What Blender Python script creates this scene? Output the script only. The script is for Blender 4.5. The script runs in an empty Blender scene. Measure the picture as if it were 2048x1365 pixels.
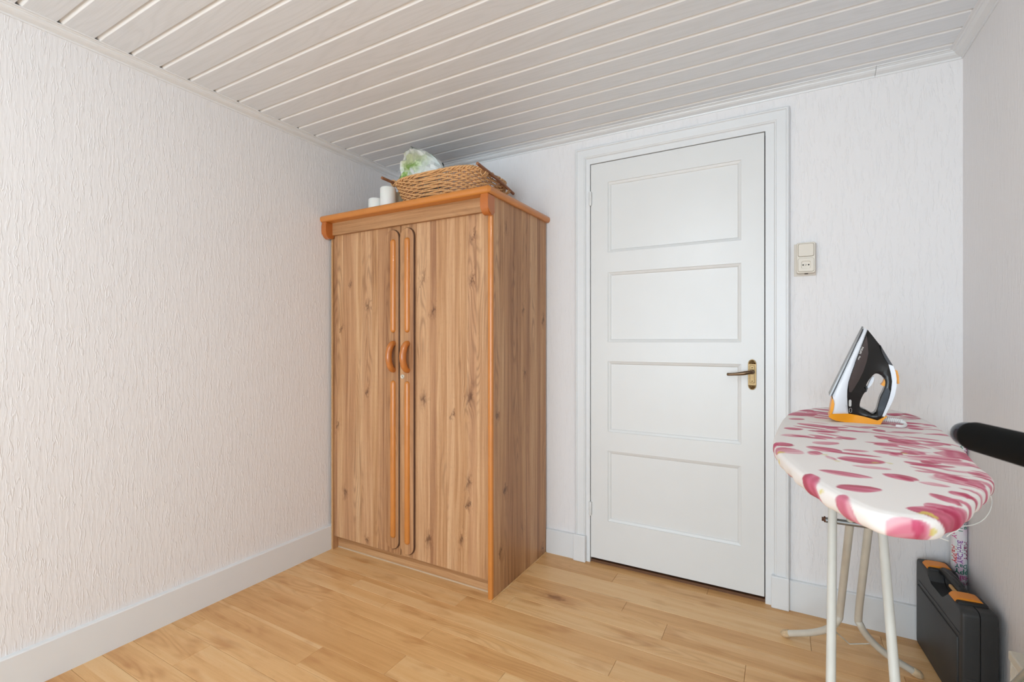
import bpy, bmesh, math, random
import numpy as np
from mathutils import Vector, Matrix, noise as mnoise

scene = bpy.context.scene
COL = scene.collection
PI = math.pi
rng = random.Random(7)

# ------------------------------------------------------------------ camera
YAW = math.atan2(538.0, 957.0)
cam_d = bpy.data.cameras.new('camera')
cam_d.sensor_width = 36.0
cam_d.lens = 957.0 / 2048.0 * 36.0
cam_d.clip_start = 0.02
cam_d.dof.use_dof = True
cam_d.dof.focus_distance = 2.3
cam_d.dof.aperture_fstop = 9.0
cam = bpy.data.objects.new('camera', cam_d)
COL.objects.link(cam)
cam.location = (2.105, -2.294, 1.11)
cam.rotation_euler = (PI / 2, 0, YAW)
scene.camera = cam

# ------------------------------------------------------------------ light
W, D, H = 2.675, -5.60, 2.152          # room: x 0..W, y D..0, ceiling face at H
WIN = (0.22, 2.45, 0.10, 2.04)         # unseen window placed in the rear wall, made large for even daylight, x0 x1 z0 z1

world = bpy.data.worlds.new('sky')
scene.world = world
world.use_nodes = True
wn = world.node_tree.nodes
wn['Background'].inputs['Color'].default_value = (0.80, 0.90, 1.0, 1)
wn['Background'].inputs['Strength'].default_value = 1.5

def area(name, loc, rot, sx, sy, power, color):
    l = bpy.data.lights.new(name, 'AREA')
    l.shape = 'RECTANGLE'
    l.size, l.size_y = sx, sy
    l.energy = power
    l.color = color
    o = bpy.data.objects.new(name, l)
    COL.objects.link(o)
    o.location, o.rotation_euler = loc, rot
    return o
# daylight of the unseen rear window: an area light just inside its panes
area('window_daylight', ((WIN[0] + WIN[1]) / 2, D + 0.13, (WIN[2] + WIN[3]) / 2), (PI / 2, 0, 0),
     WIN[1] - WIN[0], WIN[3] - WIN[2], 86.0, (0.72, 0.885, 1.0))

# unseen ceiling lamp added as fill for the side walls: place, colour and power of its bulb (fitting built at the end)
FILL_LAMP = (1.50, -2.40)
FILL_LAMP_COLOR = (0.82, 0.93, 1.0)
FILL_LAMP_POWER = 17.0

scene.view_settings.view_transform = 'Standard'
scene.view_settings.look = 'None'
scene.view_settings.exposure = 0.04
scene.view_settings.gamma = 1.0
scene.view_settings.use_curve_mapping = False
try:
    scene.cycles.diffuse_bounces = 4
    scene.cycles.max_bounces = 5
    scene.cycles.adaptive_threshold = 0.04
    scene.cycles.sample_clamp_indirect = 6.0
except Exception:
    pass

# ------------------------------------------------------------------ materials
def lin(r, g, b):
    f = lambda c: c / 12.92 if c <= 0.04045 else ((c + 0.055) / 1.055) ** 2.4
    return (f(r / 255.0), f(g / 255.0), f(b / 255.0), 1.0)

class NT:
    """small node tree writer"""
    def __init__(self, name):
        self.m = bpy.data.materials.new(name)
        self.m.use_nodes = True
        self.t = self.m.node_tree
        self.b = self.t.nodes['Principled BSDF']
    def n(self, typ, **kw):
        nd = self.t.nodes.new(typ)
        for k, v in kw.items():
            setattr(nd, k, v)
        return nd
    def link(self, a, b):
        self.t.links.new(a, b)
    def put(self, sock, v):
        if isinstance(v, bpy.types.NodeSocket):
            self.link(v, sock)
        else:
            sock.default_value = v
    def coord(self, which='Object'):
        return self.n('ShaderNodeTexCoord').outputs[which]
    def mapping(self, vec, scale=(1, 1, 1), loc=(0, 0, 0), rot=(0, 0, 0)):
        nd = self.n('ShaderNodeMapping')
        self.put(nd.inputs['Vector'], vec)
        nd.inputs['Scale'].default_value = scale
        nd.inputs['Location'].default_value = loc
        nd.inputs['Rotation'].default_value = rot
        return nd.outputs[0]
    def noise(self, vec, scale=1.0, detail=3.0, rough=0.5, dist=0.0):
        nd = self.n('ShaderNodeTexNoise')
        self.put(nd.inputs['Vector'], vec)
        nd.inputs['Scale'].default_value = scale
        nd.inputs['Detail'].default_value = detail
        nd.inputs['Roughness'].default_value = rough
        nd.inputs['Distortion'].default_value = dist
        return nd.outputs['Fac']
    def voronoi(self, vec, scale=1.0, feature='F1', out='Distance', rnd=1.0):
        nd = self.n('ShaderNodeTexVoronoi', feature=feature)
        self.put(nd.inputs['Vector'], vec)
        nd.inputs['Scale'].default_value = scale
        nd.inputs['Randomness'].default_value = rnd
        return nd.outputs[out]
    def math(self, op, a, b=0.0, c=0.0, clamp=False):
        nd = self.n('ShaderNodeMath', operation=op)
        nd.use_clamp = clamp
        for i, v in enumerate((a, b, c)):
            self.put(nd.inputs[i], v)
        return nd.outputs[0]
    def vmath(self, op, a, b=(0, 0, 0)):
        nd = self.n('ShaderNodeVectorMath', operation=op)
        self.put(nd.inputs[0], a)
        self.put(nd.inputs[1], b)
        return nd.outputs[0]
    def ramp(self, fac, stops, interp='LINEAR'):
        nd = self.n('ShaderNodeValToRGB')
        cr = nd.color_ramp
        cr.interpolation = interp
        while len(cr.elements) < len(stops):
            cr.elements.new(0.5)
        for e, (p, c) in zip(cr.elements, stops):
            e.position = p
            e.color = c if len(c) == 4 else (*c, 1)
        self.put(nd.inputs[0], fac)
        return nd.outputs[0]
    def maprange(self, v, a, b, c=0.0, d=1.0, smooth=False):
        nd = self.n('ShaderNodeMapRange')
        nd.interpolation_type = 'SMOOTHSTEP' if smooth else 'LINEAR'
        self.put(nd.inputs[0], v)
        for i, x in enumerate((a, b, c, d)):
            nd.inputs[i + 1].default_value = x
        return nd.outputs[0]
    def mix(self, fac, a, b, blend='MIX'):
        nd = self.n('ShaderNodeMix', data_type='RGBA', blend_type=blend)
        self.put(nd.inputs[0], fac)
        self.put(nd.inputs[6], a)
        self.put(nd.inputs[7], b)
        return nd.outputs[2]
    def sep(self, vec):
        nd = self.n('ShaderNodeSeparateXYZ')
        self.put(nd.inputs[0], vec)
        return nd.outputs
    def comb(self, x, y, z):
        nd = self.n('ShaderNodeCombineXYZ')
        for i, v in enumerate((x, y, z)):
            self.put(nd.inputs[i], v)
        return nd.outputs[0]
    def bump(self, height, strength=0.3, dist=0.002):
        nd = self.n('ShaderNodeBump')
        nd.inputs['Strength'].default_value = strength
        nd.inputs['Distance'].default_value = dist
        self.put(nd.inputs['Height'], height)
        self.link(nd.outputs[0], self.b.inputs['Normal'])
    def out(self, color=None, rough=0.5, metal=0.0, **kw):
        if color is not None:
            self.put(self.b.inputs['Base Color'], color)
        self.put(self.b.inputs['Roughness'], rough)
        self.put(self.b.inputs['Metallic'], metal)
        for k, v in kw.items():
            self.put(self.b.inputs[k.replace('_', ' ')], v)
        return self.m

def plain(name, rgb, rough=0.5, metal=0.0, mottle=0.04, scale=9.0, bump=0.0, bscale=200.0, **kw):
    """one colour with faint mottling"""
    t = NT(name)
    c = t.coord()
    a = lin(*rgb)
    f = t.noise(c, scale, 1.0)
    col = t.mix(f, tuple(x * (1 - mottle) for x in a[:3]) + (1,), tuple(min(1, x * (1 + mottle)) for x in a[:3]) + (1,))
    if bump:
        t.bump(t.noise(c, bscale, 2.0), bump, 0.001)
    return t.out(col, rough, metal, **kw)

def wallpaper(name, rgb, strength=0.5):
    """bark-textured wallpaper: short upright ridges"""
    t = NT(name)
    c = t.coord()
    wv = t.n('ShaderNodeTexNoise')
    t.put(wv.inputs['Vector'], c)
    wv.inputs['Scale'].default_value = 40.0
    wv.inputs['Detail'].default_value = 0.0
    off = t.vmath('MULTIPLY', t.vmath('SUBTRACT', wv.outputs['Color'], (.5, .5, .5)), (0.006, 0.006, 0.0))
    cc = t.vmath('ADD', c, off)
    m1 = t.mapping(cc, (130, 130, 13))
    r1 = t.noise(m1, 1.0, 1.4, 0.5)
    ridge = t.math('SUBTRACT', 1.0, t.math('MULTIPLY', t.math('ABSOLUTE', t.math('SUBTRACT', r1, 0.5)), 14.0), clamp=True)
    m2 = t.mapping(cc, (80, 80, 13), (3, 7, 1))
    r2 = t.noise(m2, 1.0, 0.0, 0.5)
    mask = t.maprange(r2, 0.47, 0.60, 0.0, 1.0, True)
    hgt = t.math('ADD', t.math('MULTIPLY', ridge, mask), t.math('MULTIPLY', r1, 0.9))
    t.bump(hgt, strength, 0.0022)
    a = lin(*rgb)
    tint = t.noise(c, 1.6, 0.0)
    col = t.mix(tint, tuple(x * 0.975 for x in a[:3]) + (1,), a)
    return t.out(col, 0.72)

def wood(name, axis, cols, strip=22.0, grain=1.0, knots=0.7, rough=0.42, per_object=False, ring=1.0, bump=0.0, kscale=1.0, coat=0.0, pink=0.0, at=(), streaks=1.15, sfreq=60.0, cloud=0.0, finew=0.36):
    """rustic wood laminate; grain runs along axis"""
    t = NT(name)
    c = t.coord()
    if per_object:
        r = t.n('ShaderNodeObjectInfo').outputs['Random']
        c = t.vmath('ADD', c, t.comb(t.math('MULTIPLY', r, 37.0), t.math('MULTIPLY', r, 91.0), t.math('MULTIPLY', r, 53.0)))
    x, y, z = t.sep(c)[:3]
    if axis == 'Z':
        u, v, w = x, z, y
    elif axis == 'X':
        u, v, w = z, x, y
    elif axis == 'FX':                       # lying on the floor, grain along x
        u, v, w = y, x, z
    else:                                    # 'SZ' side panel, grain z, width y
        u, v, w = y, z, x
    # warp around knots
    kv = t.comb(t.math('MULTIPLY', u, 9.0 * kscale), t.math('MULTIPLY', v, 3.2 * kscale), 0.0)
    kd = t.voronoi(kv, 1.0)
    kcol = t.n('ShaderNodeSeparateColor')
    kn = t.n('ShaderNodeTexVoronoi')
    t.put(kn.inputs['Vector'], kv)
    kn.inputs['Scale'].default_value = 1.0
    t.link(kn.outputs['Color'], kcol.inputs[0])
    keep = t.math('GREATER_THAN', kcol.outputs[0], 1.0 - knots)
    kd = t.math('ADD', kn.outputs['Distance'], t.math('MULTIPLY', t.math('SUBTRACT', t.noise(t.comb(t.math('MULTIPLY', u, 70.0), t.math('MULTIPLY', v, 30.0), 0.0), 1.0, 1.0), 0.5), 0.14))
    halo_w, core_w = (0.42, 0.62) if at else (0.55, 0.85)
    if at:                                   # knots of this print, each a place and a size
        du = t.math('MULTIPLY', t.math('SUBTRACT', t.noise(t.comb(t.math('MULTIPLY', u, 45.0), t.math('MULTIPLY', v, 28.0), 7.0), 1.0, 2.0), 0.5), 0.085)
        best = None
        for ku, kv_, ks in at:
            a_ = t.math('DIVIDE', t.math('SUBTRACT', t.math('ADD', u, du), ku), 0.070 * ks)
            b_ = t.math('DIVIDE', t.math('SUBTRACT', t.math('ADD', v, du), kv_), 0.165 * ks)
            d_ = t.math('SQRT', t.math('MULTIPLY_ADD', a_, a_, t.math('MULTIPLY', b_, b_)))
            best = d_ if best is None else t.math('MINIMUM', best, d_)
        kd = best
        keep = 1.0
    near = t.math('MULTIPLY', t.maprange(kd, 0.0, 0.45, 1.0, 0.0, True), keep)
    lowf = t.noise(t.comb(t.math('MULTIPLY', u, 6.0), t.math('MULTIPLY', v, 1.1), 0.3), 1.0, 2.0)
    uu = t.math('ADD', t.math('ADD', u, t.math('MULTIPLY', t.math('SUBTRACT', lowf, 0.5), 0.05)), t.math('MULTIPLY', near, 0.012))
    # staves of differing tone
    sv = t.n('ShaderNodeTexVoronoi', voronoi_dimensions='1D')
    t.put(sv.inputs['W'], t.math('MULTIPLY', t.math('ADD', u, t.math('MULTIPLY', near, 0.004)), strip))
    sv.inputs['Scale'].default_value = 1.0
    sc = t.n('ShaderNodeSeparateColor')
    t.link(sv.outputs['Color'], sc.inputs[0])
    tone = sc.outputs[0]
    # long streaks, fine grain, cathedral rings, pores
    streak = t.noise(t.comb(t.math('MULTIPLY', uu, sfreq), t.math('MULTIPLY', v, 1.6), t.math('MULTIPLY', tone, 9.0)), 1.0, 3.0, 0.55)
    fine = t.noise(t.comb(t.math('MULTIPLY', uu, 420.0), t.math('MULTIPLY', v, 9.0), tone), 1.0, 1.0, 0.6)
    rn = t.noise(t.comb(t.math('MULTIPLY', uu, 13.0), t.math('MULTIPLY', v, 1.7), t.math('MULTIPLY', tone, 5.0)), 1.0, 1.0, 0.4)
    rings = t.math('SINE', t.math('MULTIPLY', rn, 95.0))
    rings = t.math('POWER', t.math('MULTIPLY_ADD', rings, 0.5, 0.5), 2.2)
    rmask = t.maprange(t.noise(t.comb(t.math('MULTIPLY', u, 9.0), t.math('MULTIPLY', v, 1.2), 4.0), 1.0, 1.0), 0.48, 0.66, 0.0, 1.0, True)
    pore = t.noise(t.comb(t.math('MULTIPLY', uu, 700.0), t.math('MULTIPLY', v, 38.0), 2.0), 1.0, 1.0)
    pore = t.maprange(pore, 0.63, 0.74, 0.0, 1.0)
    fac = t.math('MULTIPLY_ADD', t.math('SUBTRACT', streak, 0.5), streaks, 0.5)
    fac = t.math('MULTIPLY_ADD', t.math('SUBTRACT', tone, 0.5), 0.42, fac)
    fac = t.math('MULTIPLY_ADD', t.math('SUBTRACT', fine, 0.5), finew * grain, fac, True)
    col = t.ramp(fac, [(0.12, lin(*cols[0])), (0.5, lin(*cols[1])), (0.88, lin(*cols[2]))])
    dk = lin(*cols[3])
    if cloud:
        cl = t.noise(t.comb(t.math('MULTIPLY', u, 16.0), t.math('MULTIPLY', v, 4.5), 11.0), 1.0, 2.0, 0.55)
        col = t.mix(t.maprange(cl, 0.52, 0.76, 0.0, cloud, True), col, dk)
        rr_ = t.n('ShaderNodeObjectInfo').outputs['Random']
        col = t.mix(t.maprange(rr_, 0.0, 1.0, 0.0, 0.22), col, lin(*cols[0]))
    col = t.mix(t.math('MULTIPLY', sc.outputs[1], pink), col, lin(206, 158, 132))
    col = t.mix(t.math('MULTIPLY', t.math('MULTIPLY', rings, rmask), 0.38 * ring), col, dk)
    col = t.mix(t.math('MULTIPLY', pore, 0.30 * grain), col, dk)
    halo = t.math('MULTIPLY', t.maprange(kd, 0.05, 0.34, halo_w, 0.0, True), keep)
    col = t.mix(halo, col, dk)
    core = t.math('MULTIPLY', t.maprange(kd, 0.03, 0.13, core_w, 0.0, True), keep)
    col = t.mix(core, col, tuple(q * 0.6 for q in dk[:3]) + (1,))
    if bump:
        t.bump(t.math('ADD', fine, t.math('MULTIPLY', pore, -0.8)), bump, 0.001)
    return t.out(col, rough, Coat_Weight=coat)

M = {}
M['wall'] = wallpaper('bark_wallpaper', (239, 235, 234), 0.40)
M['trimwhite'] = plain('white_gloss_paint', (231, 231, 231), 0.34, mottle=0.015)
M['doorwhite'] = plain('white_door_paint', (228, 227, 225), 0.33, mottle=0.015)
def pvc():
    t = NT('white_panel_woodgrain')
    r = t.n('ShaderNodeObjectInfo').outputs['Random']
    c = t.vmath('ADD', t.coord(), t.comb(t.math('MULTIPLY', r, 31.0), 0.0, t.math('MULTIPLY', r, 17.0)))
    x, y, z = t.sep(c)[:3]
    rn = t.noise(t.comb(t.math('MULTIPLY', x, 1.3), t.math('MULTIPLY', y, 11.0), z), 1.0, 1.0)
    rings = t.math('POWER', t.math('MULTIPLY_ADD', t.math('SINE', t.math('MULTIPLY', rn, 70.0)), 0.5, 0.5), 3.0)
    fine = t.noise(t.comb(t.math('MULTIPLY', x, 6.0), t.math('MULTIPLY', y, 260.0), 0.0), 1.0, 1.0, 0.6)
    f = t.math('ADD', t.math('MULTIPLY', rings, 0.22), t.math('MULTIPLY', fine, 0.75), clamp=True)
    col = t.ramp(f, [(0.2, lin(236, 239, 243)), (0.8, lin(226, 229, 232))])
    return t.out(col, 0.36)
M['ceiling'] = pvc()
M['groove'] = plain('white_panel_edge', (250, 250, 249), 0.22, mottle=0.0)
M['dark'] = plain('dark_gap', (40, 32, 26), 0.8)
M['floor'] = wood('oak_laminate_floor', 'FX', [(205, 150, 92), (231, 182, 124), (243, 205, 153), (178, 112, 52)],
                  strip=9.0, grain=0.75, knots=0.28, rough=0.40, per_object=True, ring=0.75, kscale=0.62, streaks=0.75, sfreq=34.0, cloud=0.5, finew=0.30)
WC = [(146, 97, 57), (188, 139, 94), (215, 173, 130), (106, 64, 38)]
M['oak_v'] = wood('rustic_oak_upright', 'Z', WC, strip=24.0, rough=0.45, pink=0.20,
                  at=[(-0.238, 1.289, 1.0), (-0.431, 1.169, 0.7), (-0.462, 0.665, 0.9), (-0.242, 0.85, 0.8), (-0.405, 0.316, 1.0), (-0.249, 0.093, 0.9), (0.387, 0.86, 1.2), (0.125, 0.834, 1.3), (0.397, 1.381, 0.8), (0.179, 1.251, 1.1), (0.152, 0.185, 1.1), (0.379, 0.482, 1.0), (0.338, 0.218, 0.9), (0.291, 0.775, 0.6), (0.408, 1.579, 0.8), (0.119, 1.408, 0.8), (-0.368, 1.403, 0.6), (0.381, 0.382, 0.8)])
M['oak_s'] = wood('rustic_oak_side', 'SZ', WC, strip=24.0, rough=0.45, pink=0.12,
                  at=[(0.009, 1.26, 0.9), (-0.227, 0.789, 1.1), (0.004, 0.217, 1.0), (-0.162, 0.444, 0.9), (0.23, 1.22, 1.1), (0.03, 0.959, 0.9), (-0.153, 1.621, 0.9), (0.224, 0.029, 1.0), (-0.206, 0.17, 0.8)])
M['oak_h'] = wood('rustic_oak_level', 'X', [(158, 110, 68), (188, 140, 96), (208, 166, 120), (112, 72, 44)], strip=24.0, knots=0.25, rough=0.45)
M['orange'] = plain('varnished_alder', (202, 126, 56), 0.30, mottle=0.10, scale=14.0, Coat_Weight=0.3)
M['handlewood'] = plain('varnished_alder_handle', (192, 112, 44), 0.25, mottle=0.16, scale=30.0, Coat_Weight=0.5)
M['boardedge'] = plain('dark_board_edge', (92, 60, 42), 0.6)
M['chip'] = plain('raw_chipboard_edge', (196, 150, 102), 0.8, mottle=0.25, scale=260.0)
M['nickel'] = plain('nickel', (205, 200, 190), 0.25, 1.0)
M['brass'] = plain('aged_brass', (146, 122, 88), 0.42, 1.0, mottle=0.18, scale=70.0)
M['bronze'] = plain('dark_bronze', (112, 92, 74), 0.30, 1.0, mottle=0.15, scale=50.0)
def ornate():
    t = NT('embossed_brass')
    c = t.coord()
    v = t.voronoi(c, 240.0)
    t.bump(v, 1.0, 0.003)
    col = t.ramp(v, [(0.1, lin(196, 170, 122)), (0.6, lin(104, 80, 50))])
    return t.out(col, 0.35, 1.0)
M['ornate'] = ornate()
M['cream'] = plain('cream_plastic', (226, 217, 203), 0.38, mottle=0.01)
M['creamplate'] = plain('aged_cream_plate', (222, 212, 200), 0.5, mottle=0.02)
M['hole'] = plain('socket_hole', (18, 14, 12), 0.7)

# ------------------------------------------------------------------ mesh helpers
def tag(o, label=None, cat=None, group=None, kind=None):
    if label: o['label'] = label
    if cat: o['category'] = cat
    if group: o['group'] = group
    if kind: o['kind'] = kind
    return o

def empty(name, loc, rz=0.0):
    o = bpy.data.objects.new(name, None)
    o.empty_display_size = 0.05
    COL.objects.link(o)
    o.location = loc
    o.rotation_euler = (0, 0, rz)
    return o

def origin_of(o):
    v = Vector((0, 0, 0))
    while o is not None:
        v += Vector(o.location)
        o = o.parent
    return v

def obj(name, bm, mat, parent=None, smooth=False, angle=None, at=None):
    """link bm (world coordinates) as ONE mesh object; at = its origin"""
    base = origin_of(parent)
    org = Vector(at) if at is not None else base
    bmesh.ops.recalc_face_normals(bm, faces=bm.faces[:])
    for v in bm.verts:
        v.co -= org
    me = bpy.data.meshes.new(name)
    bm.to_mesh(me)
    bm.free()
    mats = mat if isinstance(mat, (list, tuple)) else [mat]
    for m in mats:
        me.materials.append(m)
    if smooth:
        me.polygons.foreach_set('use_smooth', [True] * len(me.polygons))
        if angle:
            try:
                me.set_sharp_from_angle(angle=math.radians(angle))
            except Exception:
                pass
    o = bpy.data.objects.new(name, me)
    COL.objects.link(o)
    o.parent = parent
    o.location = org - base
    return o

def B():
    return bmesh.new()

def box(bm, x0, x1, y0, y1, z0, z1, bev=0.0, seg=2, mi=0):
    before = set(bm.faces)
    vs = [bm.verts.new((x, y, z)) for x in (x0, x1) for y in (y0, y1) for z in (z0, z1)]
    q = [(0, 1, 3, 2), (4, 6, 7, 5), (0, 4, 5, 1), (2, 3, 7, 6), (0, 2, 6, 4), (1, 5, 7, 3)]
    fs = [bm.faces.new([vs[i] for i in f]) for f in q]
    bmesh.ops.recalc_face_normals(bm, faces=fs)
    if bev:
        es = list({e for f in fs for e in f.edges})
        bmesh.ops.bevel(bm, geom=es, offset=bev, segments=seg, profile=0.5, affect='EDGES')
    if mi:
        for f in bm.faces:
            if f not in before:
                f.material_index = mi
    return bm

def prism(bm, pts, f0, f1, mi=0):
    """polygon pts swept between two mapping functions"""
    a = [bm.verts.new(f0(*p)) for p in pts]
    b = [bm.verts.new(f1(*p)) for p in pts]
    fs = [bm.faces.new(a[::-1]), bm.faces.new(b)]
    n = len(pts)
    for i in range(n):
        fs.append(bm.faces.new((a[i], a[(i + 1) % n], b[(i + 1) % n], b[i])))
    for f in fs:
        f.material_index = mi
    return fs

def tube(bm, pts, r, n=10, cap=True, closed=False, mi=0):
    pts = [Vector(p) for p in pts]
    m = len(pts)
    rs = r if isinstance(r, (list, tuple)) else [r] * m
    rings = []
    up = None
    for i, p in enumerate(pts):
        a = pts[(i - 1) % m] if (closed or i > 0) else p
        b = pts[(i + 1) % m] if (closed or i < m - 1) else p
        d = (b - a)
        if d.length < 1e-9:
            d = Vector((0, 0, 1))
        d.normalize()
        if up is None:
            up = Vector((0, 0, 1)) if abs(d.z) < 0.9 else Vector((1, 0, 0))
        s = d.cross(up)
        if s.length < 1e-6:
            s = d.orthogonal()
        s.normalize()
        up = s.cross(d).normalized()
        rings.append([bm.verts.new(p + (s * math.cos(t) + up * math.sin(t)) * rs[i]) for t in (2 * PI * k / n for k in range(n))])
    cnt = m if closed else m - 1
    fs = []
    for i in range(cnt):
        A, C = rings[i], rings[(i + 1) % m]
        for k in range(n):
            fs.append(bm.faces.new((A[k], A[(k + 1) % n], C[(k + 1) % n], C[k])))
    if cap and not closed:
        fs.append(bm.faces.new(rings[0][::-1]))
        fs.append(bm.faces.new(rings[-1]))
    for f in fs:
        f.material_index = mi
    return bm

def lathe(bm, prof, c, axis='Z', n=24, mi=0):
    """prof = [(r, h)], revolved about an axis through c"""
    c = Vector(c)
    def P(r, h, t):
        a, b = r * math.cos(t), r * math.sin(t)
        if axis == 'Z': return c + Vector((a, b, h))
        if axis == 'Y': return c + Vector((a, h, b))
        return c + Vector((h, a, b))
    rings = []
    for r, h in prof:
        if r < 1e-6:
            rings.append([bm.verts.new(P(0, h, 0))])
        else:
            rings.append([bm.verts.new(P(r, h, 2 * PI * k / n)) for k in range(n)])
    for A, C in zip(rings, rings[1:]):
        for k in range(n):
            k2 = (k + 1) % n
            if len(A) == 1 and len(C) == 1: continue
            if len(A) == 1: f = bm.faces.new((A[0], C[k], C[k2]))
            elif len(C) == 1: f = bm.faces.new((A[k], A[k2], C[0]))
            else: f = bm.faces.new((A[k], A[k2], C[k2], C[k]))
            f.material_index = mi
    return bm

def catmull(pts, sub=8, closed=False):
    P = [Vector(p) for p in pts]
    n = len(P)
    out = []
    rngi = range(n) if closed else range(n - 1)
    for i in rngi:
        p0 = P[(i - 1) % n] if (closed or i > 0) else P[0]
        p1, p2 = P[i], P[(i + 1) % n]
        p3 = P[(i + 2) % n] if (closed or i < n - 2) else P[-1]
        for k in range(sub):
            t = k / sub
            out.append(0.5 * ((2 * p1) + (-p0 + p2) * t + (2 * p0 - 5 * p1 + 4 * p2 - p3) * t * t + (-p0 + 3 * p1 - 3 * p2 + p3) * t ** 3))
    if not closed:
        out.append(P[-1])
    return out

def rrect(x0, x1, z0, z1, r, n=6):
    """rounded rectangle outline"""
    pts = []
    for cx, cz, a0 in ((x1 - r, z1 - r, 0), (x0 + r, z1 - r, PI / 2), (x0 + r, z0 + r, PI), (x1 - r, z0 + r, 1.5 * PI)):
        for k in range(n + 1):
            a = a0 + PI / 2 * k / n
            pts.append((cx + r * math.cos(a), cz + r * math.sin(a)))
    return pts

def text_data(body, size):
    """flat text as (verts2d, faces)"""
    cu = bpy.data.curves.new('lettering_source', 'FONT')
    cu.body = body
    cu.size = size
    cu.resolution_u = 3
    cu.offset = size * 0.018
    o = bpy.data.objects.new('lettering_source', cu)
    COL.objects.link(o)
    dg = bpy.context.evaluated_depsgraph_get()
    me = bpy.data.meshes.new_from_object(o.evaluated_get(dg))
    vs = [(v.co.x, v.co.y) for v in me.vertices]
    fs = [tuple(p.vertices) for p in me.polygons]
    bpy.data.objects.remove(o)
    bpy.data.curves.remove(cu)
    bpy.data.meshes.remove(me)
    return vs, fs

# ================================================================== THE ROOM
T = 0.10
bm = B(); box(bm, -T, 0, D - T, T, -0.05, H + 0.15)
tag(obj('wall_left', bm, M['wall']), 'left wall in pinkish white bark-textured wallpaper', 'wall', kind='structure')
bm = B(); box(bm, W, W + T, D - T, T, -0.05, H + 0.15)
tag(obj('wall_right', bm, M['wall']), 'right wall in pinkish white wallpaper behind the ironing board', 'wall', kind='structure')
DX0, DX1, DZ1 = 1.240, 2.092, 2.032
bm = B()
box(bm, 0, DX0, 0, T, -0.05, H + 0.15)
box(bm, DX1, W, 0, T, -0.05, H + 0.15)
box(bm, DX0, DX1, 0, T, DZ1, H + 0.15)
tag(obj('wall_back', bm, M['wall']), 'back wall in textured wallpaper around the white door', 'wall', kind='structure')
bm = B()
box(bm, 0, WIN[0], D - T, D, -0.05, H + 0.15)
box(bm, WIN[1], W, D - T, D, -0.05, H + 0.15)
box(bm, WIN[0], WIN[1], D - T, D, -0.05, WIN[2])
box(bm, WIN[0], WIN[1], D - T, D, WIN[3], H + 0.15)
tag(obj('wall_rear', bm, M['wall']), 'wall with the window, behind the viewer', 'wall', kind='structure')
win = tag(empty('window_1', ((WIN[0] + WIN[1]) / 2, D - 0.05, WIN[2])), 'wide white framed window, unseen behind the viewer', 'window', kind='structure')
bm = B()
fw = 0.05
box(bm, WIN[0], WIN[1], D - 0.08, D - 0.02, WIN[2], WIN[2] + fw)
box(bm, WIN[0], WIN[1], D - 0.08, D - 0.02, WIN[3] - fw, WIN[3])
for xx in (WIN[0], (WIN[0] + WIN[1]) / 2 - fw / 2, WIN[1] - fw):
    box(bm, xx, xx + fw, D - 0.08, D - 0.02, WIN[2] + fw, WIN[3] - fw)
obj('window_frame', bm, M['trimwhite'], win)
gt = NT('window_glass')
tr = gt.n('ShaderNodeBsdfTransparent')
gl = gt.n('ShaderNodeBsdfGlossy')
gl.inputs['Roughness'].default_value = 0.02
mx = gt.n('ShaderNodeMixShader')
mx.inputs[0].default_value = 0.06
gt.link(tr.outputs[0], mx.inputs[1]); gt.link(gl.outputs[0], mx.inputs[2])
gt.link(mx.outputs[0], gt.t.nodes['Material Output'].inputs[0])
for x0, x1 in ((WIN[0] + fw, (WIN[0] + WIN[1]) / 2 - fw / 2), ((WIN[0] + WIN[1]) / 2 + fw / 2, WIN[1] - fw)):
    bm = B(); box(bm, x0, x1, D - 0.054, D - 0.048, WIN[2] + fw, WIN[3] - fw)
    obj('pane', bm, gt.m, win)
bm = B(); box(bm, WIN[0] - 0.03, WIN[1] + 0.03, D - 0.02, D + 0.12, WIN[2] - 0.03, WIN[2], 0.005)
obj('window_sill', bm, M['trimwhite'], win)

# ---- floor: oak laminate boards laid along x
bm = B(); box(bm, -T, W + T, D - T, T, -0.06, -0.010)
flo = tag(obj('floor', bm, M['dark']), 'oak laminate floor of long boards', 'floor', kind='structure')
rows = [0.034, -0.05, -0.151, -0.277, -0.362, -0.474, -0.572, -0.666, -0.757, -0.828, -0.908, -1.004, -1.116, -1.229, -1.310, -1.438]
while rows[-1] > D:
    rows.append(rows[-1] - (0.098 + 0.018 * rng.uniform(-1, 1)))
joint = {0: [1.822], 1: [1.426, 2.43], 2: [0.62, 2.20], 3: [1.534, 2.46], 4: [0.55, 1.717], 5: [1.10, 2.0], 6: [0.916, 2.30],
         7: [1.606, 0.40], 8: [0.652, 1.95], 9: [0.937, 2.2], 10: [0.400, 1.30], 11: [0.953, 1.75], 12: [0.656, 1.45], 13: [0.107, 1.10],
         14: [0.291, 1.25], 15: [0.75, 1.9]}
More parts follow.
